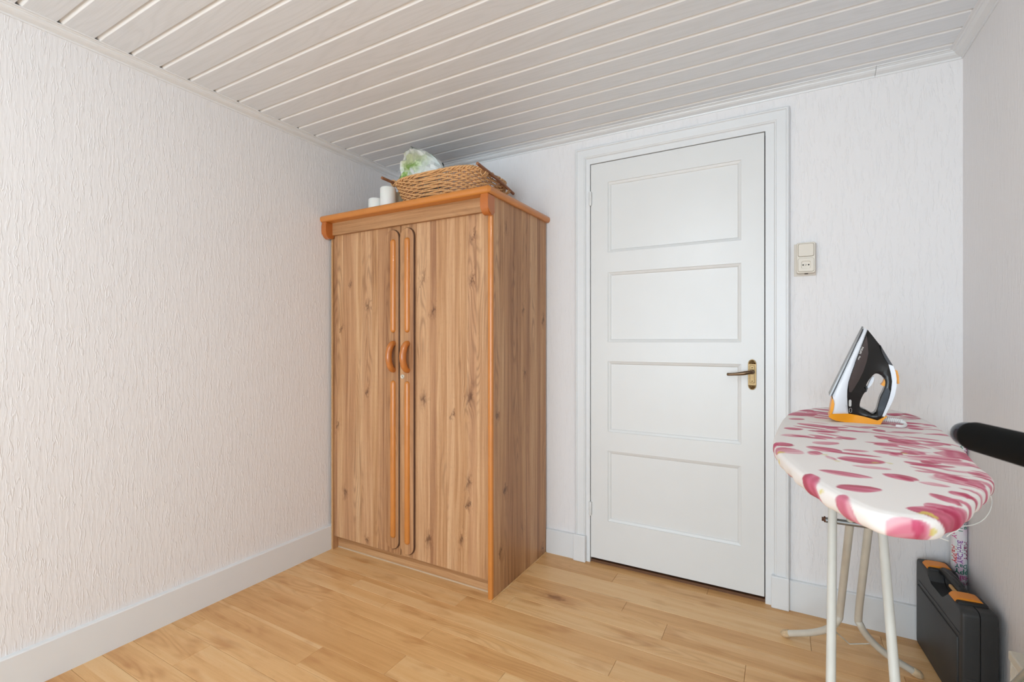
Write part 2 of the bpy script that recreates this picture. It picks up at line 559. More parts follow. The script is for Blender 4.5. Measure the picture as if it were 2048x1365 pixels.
for i in range(len(rows) - 1):
    y1, y0 = rows[i], rows[i + 1]
    js = sorted(joint.get(i, [rng.uniform(0.2, 1.1), rng.uniform(1.4, 2.4)]))
    xs = [0.0] + js + [W]
    for x0, x1 in zip(xs, xs[1:]):
        g, ch = 0.0004, 0.0009
        yy0, yy1 = y0 + g, min(y1, 0.05) - g
        bm = B()
        v = [bm.verts.new(p) for p in ((x0 + g, yy0, -0.008), (x1 - g, yy0, -0.008), (x1 - g, yy1, -0.008), (x0 + g, yy1, -0.008),
                                       (x0 + g, yy0, -ch), (x1 - g, yy0, -ch), (x1 - g, yy1, -ch), (x0 + g, yy1, -ch),
                                       (x0 + g + ch, yy0 + ch, 0), (x1 - g - ch, yy0 + ch, 0), (x1 - g - ch, yy1 - ch, 0), (x0 + g + ch, yy1 - ch, 0))]
        for a in (0, 4):
            for k in range(4):
                bm.faces.new((v[a + k], v[a + (k + 1) % 4], v[a + 4 + (k + 1) % 4], v[a + 4 + k]))
        bm.faces.new(v[8:12])
        obj('plank', bm, M['floor'], flo, at=((x0 + x1) / 2, (yy0 + yy1) / 2, 0))

# ---- ceiling: white panels with a grooved joint, along x
bm = B(); box(bm, -T, W + T, D - T, T, H + 0.012, H + 0.15)
cei = tag(obj('ceiling', bm, M['ceiling']), 'ceiling of long white grooved panels', 'ceiling', kind='structure')
PITCH = 0.0985
def ceil_profile(width):
    # (y from near edge, z above the face)
    return [(-0.001, 0.0090), (0.0004, 0.0070), (0.0020, 0.0048), (0.0040, 0.0028), (0.0064, 0.0011), (0.0090, 0.0), (width - 0.0078, 0.0),
            (width - 0.0072, 0.0006), (width - 0.0072, 0.0088), (width - 0.001, 0.0090), (width - 0.001, 0.0115), (-0.001, 0.0115)]
def ceil_mesh(width, flat_end=False):
    pr = ceil_profile(width)
    if flat_end:
        pr = pr[:6] + [(width, 0.0), (width, 0.0115), (0, 0.0115)]
    b = B()
    prism(b, pr, lambda y, z: (-W / 2, y, z), lambda y, z: (W / 2, y, z))
    for f in b.faces:
        zc_ = f.calc_center_median()
        f.material_index = 0 if zc_.z < 0.0003 else 1
    return b
first = obj('plank', ceil_mesh(0.0775, True), [M['ceiling'], M['groove']], cei, at=(0, 0, 0))
first.location = (W / 2, -0.0775, H)
proto = None
k = 1
y = -0.0775
while y > D:
    y -= PITCH
    if proto is None:
        proto = obj('plank', ceil_mesh(PITCH), [M['ceiling'], M['groove']], cei, at=(0, 0, 0))
        o = proto
    else:
        o = proto.copy(); COL.objects.link(o); o.parent = cei
    o.location = (W / 2, max(y, D - 0.09), H)
for o in cei.children:
    for p in o.data.polygons:
        p.use_smooth = False

# ---- cornice
CR = [(0, -0.026), (0.004, -0.026), (0.006, -0.0205), (0.010, -0.0195), (0.022, -0.0155), (0.029, -0.0098), (0.0305, -0.0062), (0.034, -0.0055), (0.037, -0.0030), (0.044, -0.0025), (0.045, 0.0), (0, 0.0)]
bm = B(); prism(bm, CR, lambda d, z: (d, D, H + z), lambda d, z: (d, -d, H + z))
tag(obj('trim_1', bm, M['trimwhite']), 'white ceiling cornice along the left wall', 'cornice', kind='structure')
JX = 2.420
bm = B(); prism(bm, CR, lambda d, z: (d, -d, H + z), lambda d, z: (JX - 0.0006, -d, H + z))
tag(obj('trim_2', bm, M['trimwhite']), 'long white ceiling cornice above the door', 'cornice', kind='structure')
bm = B(); prism(bm, CR, lambda d, z: (JX + 0.0006, -d, H + z), lambda d, z: (W - d, -d, H + z))
tag(obj('trim_3', bm, M['trimwhite']), 'short end piece of the back wall cornice by the right corner', 'cornice', kind='structure')
bm = B(); prism(bm, CR, lambda d, z: (W - d, -d, H + z), lambda d, z: (W - d, D, H + z))
tag(obj('trim_4', bm, M['trimwhite']), 'white ceiling cornice along the right wall', 'cornice', kind='structure')

# ---- baseboards
def base_profile(h=0.123, t=0.015):
    return [(0, 0), (t, 0), (t, h - 0.003), (t - 0.003, h), (0, h + 0.002)]
bm = B(); prism(bm, base_profile(0.126), lambda d, z: (d, D, z), lambda d, z: (d, -0.002, z))
tag(obj('baseboard_left', bm, M['trimwhite']), 'white baseboard along the left wall', 'baseboard', kind='structure')
bm = B(); prism(bm, base_profile(), lambda d, z: (1.030, -d, z), lambda d, z: (1.187, -d, z))
tag(obj('baseboard_back', bm, M['trimwhite']), 'short white baseboard between wardrobe and door', 'baseboard', kind='structure')
bm = B(); prism(bm, base_profile(), lambda d, z: (2.1345, -d, z), lambda d, z: (W - 0.001, -d, z))
tag(obj('baseboard_back_corner', bm, M['trimwhite']), 'white baseboard from door to right corner behind the ironing board', 'baseboard', kind='structure')

# ---- door casing, leaf, fittings
cas = tag(empty('trim_5', (1.66, -0.01, 0)), 'white moulded door casing with plinth blocks', 'door casing', kind='structure')
CP = [(0, 0.0), (0, 0.020), (0.005, 0.0245), (0.010, 0.0245), (0.0125, 0.020), (0.046, 0.0185), (0.049, 0.0155), (0.052, 0.0155), (0.054, 0.011), (0.056, 0.008), (0.056, 0.0)]
cx0, cx1, cz1 = 1.194, 2.135, 2.079
def cas_left(d, t): return (cx0 + d, -t, 0.12)
bm = B(); prism(bm, CP, lambda d, t: (cx0 + d, -t, 0.12), lambda d, t: (cx0 + d, -t, cz1 - d))
obj('jamb_casing', bm, M['trimwhite'], cas)
bm = B(); prism(bm, CP, lambda d, t: (cx1 - d, -t, 0.12), lambda d, t: (cx1 - d, -t, cz1 - d))
obj('jamb_casing', bm, M['trimwhite'], cas)
bm = B(); prism(bm, CP, lambda d, t: (cx0 + d, -t, cz1 - d), lambda d, t: (cx1 - d, -t, cz1 - d))
obj('head_casing', bm, M['trimwhite'], cas)
for a, b_ in ((1.187, 1.2515), (2.069, 2.1345)):
    bm = B(); box(bm, a, b_, -0.032, 0.0, 0, 0.133, 0.004, 2)
    obj('plinth_block', bm, M['trimwhite'], cas)
LX0, LX1, LZ0, LZ1 = 1.2725, 2.0435, 0.026, 1.994
bm = B()
box(bm, DX0, LX0 - 0.003, -0.0085, 0.06, 0, LZ1 + 0.003)
box(bm, LX1 + 0.004, DX1, -0.0085, 0.06, 0, LZ1 + 0.003)
box(bm, DX0, DX1, -0.0085, 0.06, LZ1 + 0.003, DZ1)
obj('door_frame', bm, M['trimwhite'], cas)
bm = B(); box(bm, DX0 + 0.01, DX1 - 0.01, 0.045, 0.09, -0.01, DZ1)
obj('dark_backing', bm, M['dark'], cas)  # dark sheet behind the leaf, painted shade for the door gaps
bm = B(); box(bm, LX0 - 0.002, LX1 + 0.003, 0.004, 0.05, -0.006, 0.0125)
tag(obj('trim_6', bm, plain('dark_oak_sill', (104, 68, 42), 0.6, mottle=0.2, scale=40)), 'dark wooden threshold under the white door', 'threshold', kind='structure')

door = tag(empty('door_1', ((LX0 + LX1) / 2, 0, LZ0)), 'white four-panel door with brass lever handle', 'door', kind='structure')
FY = -0.004
px0, px1 = 1.360, 1.955
pz = [(0.220, 0.568), (0.662, 1.010), (1.104, 1.448), (1.547, 1.895)]
bm = B()
xs = [LX0, px0, px1, LX1]
zs = [LZ0] + [v for p in pz for v in p] + [LZ1]
grid = [[bm.verts.new((x, FY, z)) for z in zs] for x in xs]
for i in range(3):
    for j in range(len(zs) - 1):
        if i == 1 and j % 2 == 1:
            continue
        bm.faces.new((grid[i][j], grid[i + 1][j], grid[i + 1][j + 1], grid[i][j + 1]))
steps = [(0.0, 0.0), (0.0012, 0.0035), (0.011, 0.0075), (0.0145, 0.0115), (0.0165, 0.0118)]
for z0, z1 in pz:
    prev = None
    for ins, dep in steps:
        ring = [bm.verts.new((x, FY + dep, z)) for x, z in ((px0 + ins, z0 + ins), (px1 - ins, z0 + ins), (px1 - ins, z1 - ins), (px0 + ins, z1 - ins))]
        if prev:
            for k in range(4):
                bm.faces.new((prev[k], prev[(k + 1) % 4], ring[(k + 1) % 4], ring[k]))
        prev = ring
def edge_strip(a, b_):                       # leaf edges
    bm.faces.new([bm.verts.new(p) for p in (a, b_, (b_[0], 0.036, b_[2]), (a[0], 0.036, a[2]))])
edge_strip((LX0, FY, LZ0), (LX1, FY, LZ0)); edge_strip((LX1, FY, LZ0), (LX1, FY, LZ1))
edge_strip((LX1, FY, LZ1), (LX0, FY, LZ1)); edge_strip((LX0, FY, LZ1), (LX0, FY, LZ0))
bm.faces.new([bm.verts.new(p) for p in ((LX0, 0.036, LZ0), (LX0, 0.036, LZ1), (LX1, 0.036, LZ1), (LX1, 0.036, LZ0))])
bmesh.ops.remove_doubles(bm, verts=bm.verts[:], dist=1e-5)
obj('door_leaf', bm, M['doorwhite'], door)
for z0, z1 in pz:
    bm = B(); box(bm, px0 + 0.0163, px1 - 0.0163, FY + 0.0116, FY + 0.02, z0 + 0.0163, z1 - 0.0163)
    obj('panel', bm, M['doorwhite'], door)
for za, zb in ((0.235, 0.305), (1.787, 1.859)):
    bm = B()
    zm = (za + zb) / 2
    lathe(bm, [(0, za), (0.006, za + 0.001), (0.0072, za + 0.005), (0.0072, zm - 0.001), (0.0062, zm - 0.001), (0.0062, zm + 0.001), (0.0072, zm + 0.001), (0.0072, zb - 0.005), (0.006, zb - 0.001), (0, zb)],
          (LX0 - 0.001, -0.011, 0), 'Z', 14)
    obj('hinge', bm, M['doorwhite'], door, True, 40)
# brass lever on a long plate
hx, hz = 1.9975, 0.966
yp = FY - 0.0005
def plate(bm, hw, hh, y0, y1):
    pts = []
    for k in range(13):
        a = PI * k / 12
        pts.append((hx + hw * math.cos(a), hz + hh - hw * 1.25 + hw * 1.25 * math.sin(a)))
    for k in range(13):
        a = PI + PI * k / 12
        pts.append((hx + hw * math.cos(a), hz - hh + hw * 1.25 + hw * 1.25 * math.sin(a)))
    prism(bm, pts, lambda x, z: (x, y0, z), lambda x, z: (hx + (x - hx) * 0.93, y1, hz + (z - hz) * 0.985))
    return pts
bm = B(); plate(bm, 0.0165, 0.066, yp, yp - 0.004)
pl = obj('handle_plate', bm, M['brass'], door, at=(hx, yp, hz))
bm = B(); box(bm, hx - 0.0095, hx + 0.0095, yp - 0.0055, yp - 0.003, hz - 0.036, hz + 0.040, 0.0015, 2)
obj('plate_field', bm, M['brass'], pl)
for s in (1, -1):
    bm = B()
    pts = []
    for k in range(13):
        a = PI * k / 12
        pts.append((hx + 0.0145 * math.cos(a), hz + s * (0.045 + 0.0185 * math.sin(a))))
    prism(bm, pts, lambda x, z: (x, yp - 0.003, z), lambda x, z: (hx + (x - hx) * .85, yp - 0.0065, hz + s * 0.05 + (z - hz - s * 0.05) * .85))
    obj('embossed_end', bm, M['ornate'], pl)
for dz in (0.030, -0.028):
    bm = B(); lathe(bm, [(0, -0.0072), (0.0016, -0.0068), (0.0026, -0.0052)], (hx, yp, hz + dz), 'Y', 12)
    obj('screw', bm, M['bronze'], pl, True)
bm = B()
lathe(bm, [(0.0105, -0.004), (0.0100, -0.012), (0.0085, -0.016), (0.0085, -0.040), (0, -0.042)], (hx, yp, hz + 0.012), 'Y', 18)
path = [(hx + 0.004, yp - 0.040, hz + 0.013), (hx - 0.012, yp - 0.043, hz + 0.011), (hx - 0.035, yp - 0.045, hz + 0.006), (hx - 0.060, yp - 0.045, hz + 0.003), (hx - 0.080, yp - 0.044, hz + 0.0015), (hx - 0.0905, yp - 0.043, hz + 0.001), (hx - 0.0935, yp - 0.042, hz + 0.001)]
tube(bm, catmull(path, 5), [0.0085 - 0.0022 * min(1, abs(i - 8) / 8) if i < 29 else 0.0045 for i in range(31)], 12)
obj('lever_handle', bm, M['bronze'], pl, True, 50)

# ---- light switch and socket
sw = tag(empty('switch_socket', (2.192, -0.001, 1.377)), 'cream light switch above a socket on the wall beside the door', 'switch')
bm = B(); box(bm, 2.152, 2.2285, -0.0035, 0, 1.376, 1.508, 0.0012, 1)
obj('back_plate', bm, M['creamplate'], sw)
bm = B(); prism(bm, rrect(2.160, 2.225, 1.384, 1.508, 0.007), lambda x, z: (x, -0.003, z), lambda x, z: (x, -0.030, z))
prism(bm, rrect(2.160, 2.225, 1.384, 1.508, 0.007), lambda x, z: (x, -0.030, z), lambda x, z: (2.1925 + (x - 2.1925) * .96, -0.0335, 1.446 + (z - 1.446) * .975))
obj('housing', bm, M['cream'], sw, True, 35)
def inset(name, za, zb, hole=False):
    bm = B()
    o_ = rrect(2.1645, 2.2205, za, zb, 0.007)
    prism(bm, o_, lambda x, z: (x, -0.0330, z), lambda x, z: (x, -0.0338, z))
    rim = obj(name + '_gap', bm, plain('cream_shadow_gap', (150, 138, 120), 0.6), sw)
    return o_
inset('rocker', 1.4505, 1.5035)
inset('socket', 1.3895, 1.4445)
bm = B()
zc = 1.477
prism(bm, rrect(2.1657, 2.2193, 1.4517, 1.5023, 0.0062), lambda x, z: (x, -0.0330, z), lambda x, z: (2.1925 + (x - 2.1925) * .97, -0.0375 + (z - zc) * 0.03, zc + (z - zc) * .97))
obj('rocker', bm, M['cream'], sw, True, 35)
# socket face with a round well
bm = B()
scx, scz, R = 2.1925, 1.417, 0.0195
outp = rrect(2.1657, 2.2193, 1.3907, 1.4433, 0.0062, 8)
n = len(outp)
outv = [bm.verts.new((x, -0.0388, z)) for x, z in outp]
def circ(r, y): return [bm.verts.new((scx + r * (x - scx) / math.hypot(x - scx, z - scz), y, scz + r * (z - scz) / math.hypot(x - scx, z - scz))) for x, z in outp]
c1, c2, c3 = circ(R, -0.0388), circ(R - 0.0008, -0.0378), circ(R - 0.0013, -0.0342)
back = [bm.verts.new((x, -0.0330, z)) for x, z in outp]
for a, b_ in ((outv, c1), (c1, c2), (c2, c3), (back, outv)):
    for k in range(n):
        bm.faces.new((a[k], a[(k + 1) % n], b_[(k + 1) % n], b_[k]))
bm.faces.new(c3)
so = obj('socket_face', bm, M['cream'], sw, True, 35)
for s in (-1, 1):
    bm = B(); lathe(bm, [(0, -0.0346), (0.0028, -0.0346), (0.0028, -0.0335)], (scx + s * 0.0095, 0, scz), 'Y', 14)
    obj('pin_hole', bm, M['hole'], so)
bm = B(); lathe(bm, [(0, -0.0356), (0.0018, -0.0353), (0.003, -0.0340)], (scx, 0, scz), 'Y', 14)
obj('centre_screw', bm, M['nickel'], so, True)
bm = B(); box(bm, 2.188, 2.200, -0.024, -0.018, 1.3815, 1.385)
obj('cable_notch', bm, M['hole'], sw)

# ================================================================== WARDROBE
wr = tag(empty('wardrobe', (0.515, -0.28, 0)), 'tall rustic oak wardrobe with two doors and orange varnished trim', 'wardrobe')
YD, YB = -0.534, -0.5455             # door face, face of the raised handle boards
TOPZ = 1.765
bm = B(); box(bm, 1.004, 1.028, -0.546, -0.016, 0.0, 1.735)
obj('side_panel', bm, M['oak_s'], wr)
bm = B(); box(bm, 0.0165, 0.0265, -0.542, -0.016, 0.0, 1.735)
sp = obj('side_panel', bm, M['oak_s'], wr)
bm = B(); box(bm, 0.0165, 0.0265, -0.5435, -0.542, 0.0, 1.735)
obj('raw_edge', bm, M['chip'], sp)
# rounded orange strip on the front edge of the right side
bm = B()
pr = [(1.004, -0.544)] + [(1.016 + 0.0122 * math.cos(PI - PI * k / 10), -0.5455 - 0.0075 * math.sin(PI * k / 10)) for k in range(11)] + [(1.0285, -0.540), (1.004, -0.540)]
prism(bm, pr, lambda x, y: (x, y, 0.0), lambda x, y: (x, y, 1.70))
obj('corner_strip', bm, M['orange'], wr, True, 40)
bm = B(); box(bm, 0.0265, 1.004, -0.024, -0.016, 0.02, 1.733)
obj('back_panel', bm, M['oak_v'], wr)
bm = B(); box(bm, 0.0265, 1.004, -0.505, -0.489, 0.006, 0.100)
obj('plinth', bm, M['oak_h'], wr)
bm = B(); box(bm, 0.0265, 1.004, -0.508, -0.480, 0.0, 0.0075, 0.001, 1)
obj('floor_seal', bm, plain('grey_floor_seal', (198, 170, 140), 0.6), wr)
bm = B(); box(bm, 0.0265, 1.004, -0.512, -0.024, 0.094, 0.110)
obj('bottom_panel', bm, M['oak_h'], wr)
bm = B(); box(bm, 1.0285, 1.0345, -0.570, -0.018, 0.0, 0.004, 0.001, 1)
obj('floor_strip', bm, M['floor'], wr)
# top slab with rounded front and right edges
bm = B()
def slab_pt(d, z):   # d inward from the edge
    return d, z
edge = [(0.0, 0.5)]
zt, zb = TOPZ, TOPZ - 0.032
prof = []
for k in range(9):
    a = -PI / 2 + PI * k / 8
    prof.append((0.011 - 0.011 * math.cos(a), (zt + zb) / 2 + 0.016 * math.sin(a)))
x0, x1, y0, y1 = 0.0006, 1.046, -0.603, -0.0012
ringv = []
for d, z in prof:
    ringv.append([bm.verts.new(p) for p in ((x0, y0 + d, z), (x1 - 0.012 - 0.0 * d, y0 + d, z), (x1 - d, y0 + 0.012, z), (x1 - d, y1, z), (x0, y1, z))])
for A, C in zip(ringv, ringv[1:]):
    for k in range(5):
        bm.faces.new((A[k], A[(k + 1) % 5], C[(k + 1) % 5], C[k]))
bm.faces.new(ringv[0][::-1]); bm.faces.new(ringv[-1])
obj('top_slab', bm, M['orange'], wr, True, 40)
bm = B(); box(bm, 0.03, 1.004, -0.552, -0.534, 1.669, 1.734)
obj('fascia', bm, M['oak_h'], wr)
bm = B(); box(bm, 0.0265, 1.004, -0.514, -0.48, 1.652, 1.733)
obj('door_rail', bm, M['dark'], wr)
for a, b_ in ((0.001, 0.036), (0.994, 1.0335)):
    bm = B()
    pts = [(-0.540, 1.7335), (-0.592, 1.7335), (-0.594, 1.715)]
    for k in range(9):
        t_ = k / 8 * PI / 2
        pts.append((-0.562 - 0.032 * math.cos(t_), 1.688 - 0.040 * math.sin(t_)))
    pts += [(-0.552, 1.650), (-0.540, 1.656)]
    prism(bm, pts, lambda y, z: (a, y, z), lambda y, z: (b_, y, z))
    bmesh.ops.bevel(bm, geom=[e for e in bm.edges if len({round(v.co.x, 4) for v in e.verts}) == 1 and min(v.co.y for v in e.verts) < -0.55], offset=0.003, segments=2, affect='EDGES')
    obj('corbel', bm, plain('alder_corbel', (186, 104, 42), 0.3, mottle=0.08, Coat_Weight=0.3), wr, True, 40)

def stadium(xa, xb, za, zb, n=12):
    r = (xb - xa) / 2
    xc = (xa + xb) / 2
    return [(xc + r * math.cos(PI * k / n), zb - r + r * math.sin(PI * k / n)) for k in range(n + 1)] + \
           [(xc + r * math.cos(PI + PI * k / n), za + r + r * math.sin(PI + PI * k / n)) for k in range(n + 1)]

def capsule_half(bm, xc, za, zb, r, y, n=10, m=6):
    """half-round bar with rounded ends lying on plane y"""
    rings = []
    zs_ = []
    for k in range(m + 1):
        a = PI / 2 * k / m
        zs_.append((za + r - r * math.cos(a), math.sin(a)))
    for k in range(m + 1):
        a = PI / 2 * (1 - k / m)
        zs_.append((zb - r + r * math.cos(a), math.sin(a)))
    for z, s in zs_:
        rr = max(r * s, 0.0004)
        rings.append([bm.verts.new((xc + rr * math.cos(PI * k / n), y - 0.8 * rr * math.sin(PI * k / n), z)) for k in range(n + 1)])
    for A, C in zip(rings, rings[1:]):
        for k in range(n):
            bm.faces.new((A[k], A[k + 1], C[k + 1], C[k]))

specs = [(0.0285, 0.4945, 0.408, 0.4945, 0.4575, 1), (0.4985, 1.0035, 0.4985, 0.5885, 0.5475, 2)]
for dx0, dx1, bx0, bx1, xc, idx in specs:
    bm = B(); box(bm, dx0, dx1, YD, YD + 0.017, 0.070, 1.712, 0.0012, 1)
    dr = obj('door', bm, M['oak_v'], wr)
    bm = B()
    st = stadium(bx0, bx1, 0.094 if idx == 1 else 0.084, 1.654)
    xm = (bx0 + bx1) / 2
    fs = prism(bm, st, lambda x, z: (x, YD + 0.001, z), lambda x, z: (x, YB + 0.003, z), 1)
    zm = 0.874
    fs2 = prism(bm, st, lambda x, z: (x, YB + 0.003, z), lambda x, z: (xm + (x - xm) * (1 - 0.0025 / 0.044), YB, zm + (z - zm) * (1 - 0.0025 / .78)), 1)
    fs2[1].material_index = 0
    hb = obj('handle_board', bm, [M['oak_v'], M['boardedge']], dr)
    for za, zb_ in ((1.150, 1.606), (0.15 if idx == 1 else 0.136, 0.918)):
        bm = B(); capsule_half(bm, xc, za, zb_, 0.0155, YB)
        obj('trim_bar', bm, M['orange'], hb, True)
    bm = B()
    z0, z1 = 0.966, 1.102
    pth = [(xc + 0.004, YB + 0.004, z0 + 0.004), (xc + 0.003, YB - 0.012, z0 + 0.008), (xc, YB - 0.024, z0 + 0.030), (xc - 0.001, YB - 0.030, (z0 + z1) / 2), (xc, YB - 0.024, z1 - 0.030), (xc + 0.003, YB - 0.012, z1 - 0.008), (xc + 0.004, YB + 0.004, z1 - 0.004)]
    cp = catmull(pth, 6)
    tube(bm, cp, [0.0135 + 0.0030 * math.sin(PI * i / (len(cp) - 1)) for i in range(len(cp))], 14)
    obj('door_handle', bm, M['handlewood'], hb, True, 60)
    if idx == 2:
        bm = B(); lathe(bm, [(0, -0.0010), (0.0045, -0.001), (0.0048, -0.0036), (0.0095, -0.0046), (0.0112, -0.003), (0.0114, 0.001)], (0.5195, YB, 0.939), 'Y', 20)
        lk = obj('lock', bm, plain('bright_nickel', (226, 220, 206), 0.3, 0.5), hb, True, 40)
        bm = B(); box(bm, 0.5185, 0.5205, YB - 0.0015, YB - 0.0005, 0.936, 0.942)
        obj('key_slot', bm, M['hole'], lk)

# ================================================================== BASKET ON THE WARDROBE
M['wicker'] = plain('natural_wicker', (218, 166, 112), 0.5, mottle=0.28, scale=60.0)
M['wicker_dark'] = plain('dark_wicker', (176, 120, 74), 0.55, mottle=0.3, scale=50.0)
M['stick'] = plain('peeled_branch', (150, 100, 68), 0.55, mottle=0.2, scale=30.0)
bk = tag(empty('wicker_basket', (0.620, -0.295, TOPZ)), 'oval wicker basket with two branch handles on the wardrobe', 'basket')
def bask(a, h):
    """centre line of the wall: angle a, height fraction h"""
    cx, cy = 0.622 - 0.004 * h, -0.295
    ax = 0.200 + 0.072 * h ** 0.8
    ay = 0.128 + 0.052 * h ** 0.8
    e = 2 / 3.6
    c, s = math.cos(a), math.sin(a)
    x = cx + ax * math.copysign(abs(c) ** e, c)
    y = cy + ay * math.copysign(abs(s) ** e, s)
    z = TOPZ + 0.006 + 0.148 * h - 0.020 * h * max(0.0, abs(c) - 0.75) * 2.0
    return Vector((x, y, z))
NST = 46
def bnorm(a, h):
    p, q = bask(a - 0.01, h), bask(a + 0.01, h)
    t_ = (q - p).normalized()
    return Vector((t_.y, -t_.x, 0)).normalized()
bm = B()
rows_b = 17
br = random.Random(3)
for r_ in range(rows_b):
    h = (r_ + 0.5) / rows_b
    pts = []
    npt = NST * 4
    for k in range(npt):
        a = 2 * PI * k / npt
        ph = math.cos(PI * (k / 4.0) + PI * r_)
        pts.append(bask(a, h) + bnorm(a, h) * 0.0050 * ph + Vector((0, 0, 0.0012 * math.sin(a * 5 + r_ * 1.7) + 0.0006 * br.uniform(-1, 1))))
    tube(bm, pts, 0.0046 + 0.0005 * br.uniform(-1, 1), 6, closed=True)
obj('woven_wall', bm, M['wicker'], bk, True)
bm = B()
for k in range(NST):
    a = 2 * PI * k / NST + 0.0001
    for off in (-0.006, 0.006):
        tube(bm, [bask(a + off / 0.25, hh) for hh in (0.0, 0.25, 0.5, 0.75, 1.0)], 0.0022, 5)
tag(obj('stakes', bm, M['wicker_dark'], bk, True), kind='stuff')
bm = B()
for off in range(3):
    pts = []
    for k in range(NST * 6):
        a = 2 * PI * k / (NST * 6)
        w_ = a * 22 + off * 2 * PI / 3
        pts.append(bask(a, 1.0) + bnorm(a, 1.0) * 0.0065 * math.cos(w_) + Vector((0, 0, 0.004 + 0.0055 * math.sin(w_))))
    tube(bm, pts, 0.0046, 6, closed=True)
obj('braided_rim', bm, M['wicker'], bk, True)
bm = B()

pl_ = [bask(2 * PI * k / 60, 0.02) for k in range(60)]
va = [bm.verts.new((p.x, p.y, TOPZ + 0.0015)) for p in pl_]
vb = [bm.verts.new((p.x, p.y, TOPZ + 0.010)) for p in pl_]
bm.faces.new(va[::-1]); bm.faces.new(vb)
for k in range(60):
    bm.faces.new((va[k], va[(k + 1) % 60], vb[(k + 1) % 60], vb[k]))
obj('base', bm, M['wicker_dark'], bk)
def stick_handle(p0, p1, wraps):
    p0, p1 = Vector(p0), Vector(p1)
    mid = (p0 + p1) / 2 + Vector((0.003, 0, 0.002))
    b = B(); tube(b, catmull([p0, mid, p1], 6), 0.0074, 10)
    hd = obj('branch_handle', b, M['stick'], bk, True, 50)
    for f_ in wraps:
        p = p0.lerp(p1, f_)
        b = B()
        d = (p1 - p0).normalized()
        s = Vector((1, 0, 0))
        for j in range(3):
            q = p + d * (j - 1) * 0.008
            tgt = Vector((-0.022 if p.x > 0.6 else 0.022, 0, -0.012))
            ring = [q + Vector((math.cos(t_) * 0.0145, 0, math.sin(t_) * 0.0145)) + tgt * 0.5 + d * 0.004 * math.sin(t_ * 2 + j) for t_ in (2 * PI * k / 14 for k in range(14))]
            tube(b, ring, 0.0028, 6, closed=True)
        obj('binding', b, M['wicker'], hd, True)
stick_handle((0.921, -0.505, 1.905), (0.890, -0.118, 1.878), (0.22, 0.84))
stick_handle((0.338, -0.500, 1.940), (0.346, -0.120, 1.918), (0.2, 0.8))

# ---- plastic bag in the basket
def bag_mat():
    t = NT('printed_plastic_bag')
    c = t.coord()
    a = t.noise(c, 9.0, 2.0, 0.5, 0.6)
    x, y, z = t.sep(c)[:3]
    side = t.maprange(x, -0.06, 0.10, 1.0, 0.0, True)
    g = t.math('MULTIPLY', t.maprange(a, 0.44, 0.56, 0.0, 1.0, True), side)
    gc = t.ramp(t.noise(c, 30.0, 3.0, 0.6, 1.0), [(0.3, lin(88, 122, 40)), (0.5, lin(150, 182, 92)), (0.7, lin(222, 228, 190))])
    col = t.mix(g, lin(226, 230, 228), gc)
    bl = t.math('MULTIPLY', t.maprange(x, 0.045, 0.06, 0.0, 1.0, True), t.maprange(z, 0.105, 0.125, 1.0, 0.0, True))
    bl = t.math('MULTIPLY', bl, t.maprange(x, 0.105, 0.12, 1.0, 0.0, True))
    col = t.mix(t.math('MULTIPLY', bl, 0.85), col, lin(70, 140, 176))
    top = t.math('MULTIPLY', t.maprange(z, 0.215, 0.26, 0.0, 1.0, True), side)
    col = t.mix(t.math('MULTIPLY', top, 0.6), col, lin(205, 196, 176))
    
    return t.out(col, 0.28, Transmission_Weight=0.0, Subsurface_Weight=0.0, Coat_Weight=0.25)
bm = B()
bx, by, bz = 0.530, -0.395, TOPZ + 0.013
nu, nv = 30, 15
gv = []
def bag_top(x):       # silhouette height over x (metres above the basket base)
    pts = [(-0.165, 0.12), (-0.158, 0.27), (-0.135, 0.312), (-0.10, 0.337), (-0.05, 0.330), (0.0, 0.318), (0.05, 0.292), (0.10, 0.262), (0.155, 0.205), (0.168, 0.09)]
    for (xa, ha), (xb, hb_) in zip(pts, pts[1:]):
        if x <= xb:
            f_ = max(0.0, (x - xa) / (xb - xa)); return ha + (hb_ - ha) * f_
    return 0.05
for j in range(nv + 1):
    v_ = j / nv
    row = []
    for i in range(nu):
        a = 2 * PI * i / nu
        s_ = math.sin(PI * (0.04 + 0.96 * (1 - v_)) * 0.5) if v_ > 0 else 1.0
        rr = (max(0.0, 1 - v_ ** 7)) ** 0.5
        x = 0.158 * rr * math.cos(a) - 0.08 * v_ ** 9
        y = 0.060 * rr * (1 - 0.55 * v_ ** 2) * math.sin(a)
        z = v_ * bag_top(max(-0.164, min(0.167, x)))
        lowf_ = 1 - min(1.0, v_ / 0.5)
        lowf_ = lowf_ * lowf_ * (3 - 2 * lowf_)
        x = x * (1 - 0.35 * lowf_) + 0.080 * lowf_
        y = y * (1 - 0.2 * lowf_) + 0.075 * lowf_
        nn = mnoise.noise(Vector((x * 14, y * 14 + 3, z * 14)))
        n2 = abs(mnoise.noise(Vector((x * 32 + 9, y * 32, z * 30))))
        k_ = 1 + 0.06 * nn - 0.05 * n2
        row.append(bm.verts.new((bx + x * k_, by + y * (1 + 0.25 * nn * min(1, 2 * v_)) + 0.034 * (n2 - 0.25) * min(1, 2 * v_) + 0.012 * br.uniform(-1, 1) * min(1, 2 * v_), bz + z * (1 - 0.06 * n2 * v_))))
    gv.append(row)
for j in range(nv):
    for i in range(nu):
        bm.faces.new((gv[j][i], gv[j][(i + 1) % nu], gv[j + 1][(i + 1) % nu], gv[j + 1][i]))
bm.faces.new(gv[0][::-1]); bm.faces.new(gv[-1])
tag(obj('plastic_bag', bm, bag_mat(), None, True, 12, at=(bx, by, bz)), 'crumpled white plastic bag with green print in the wicker basket', 'bag')

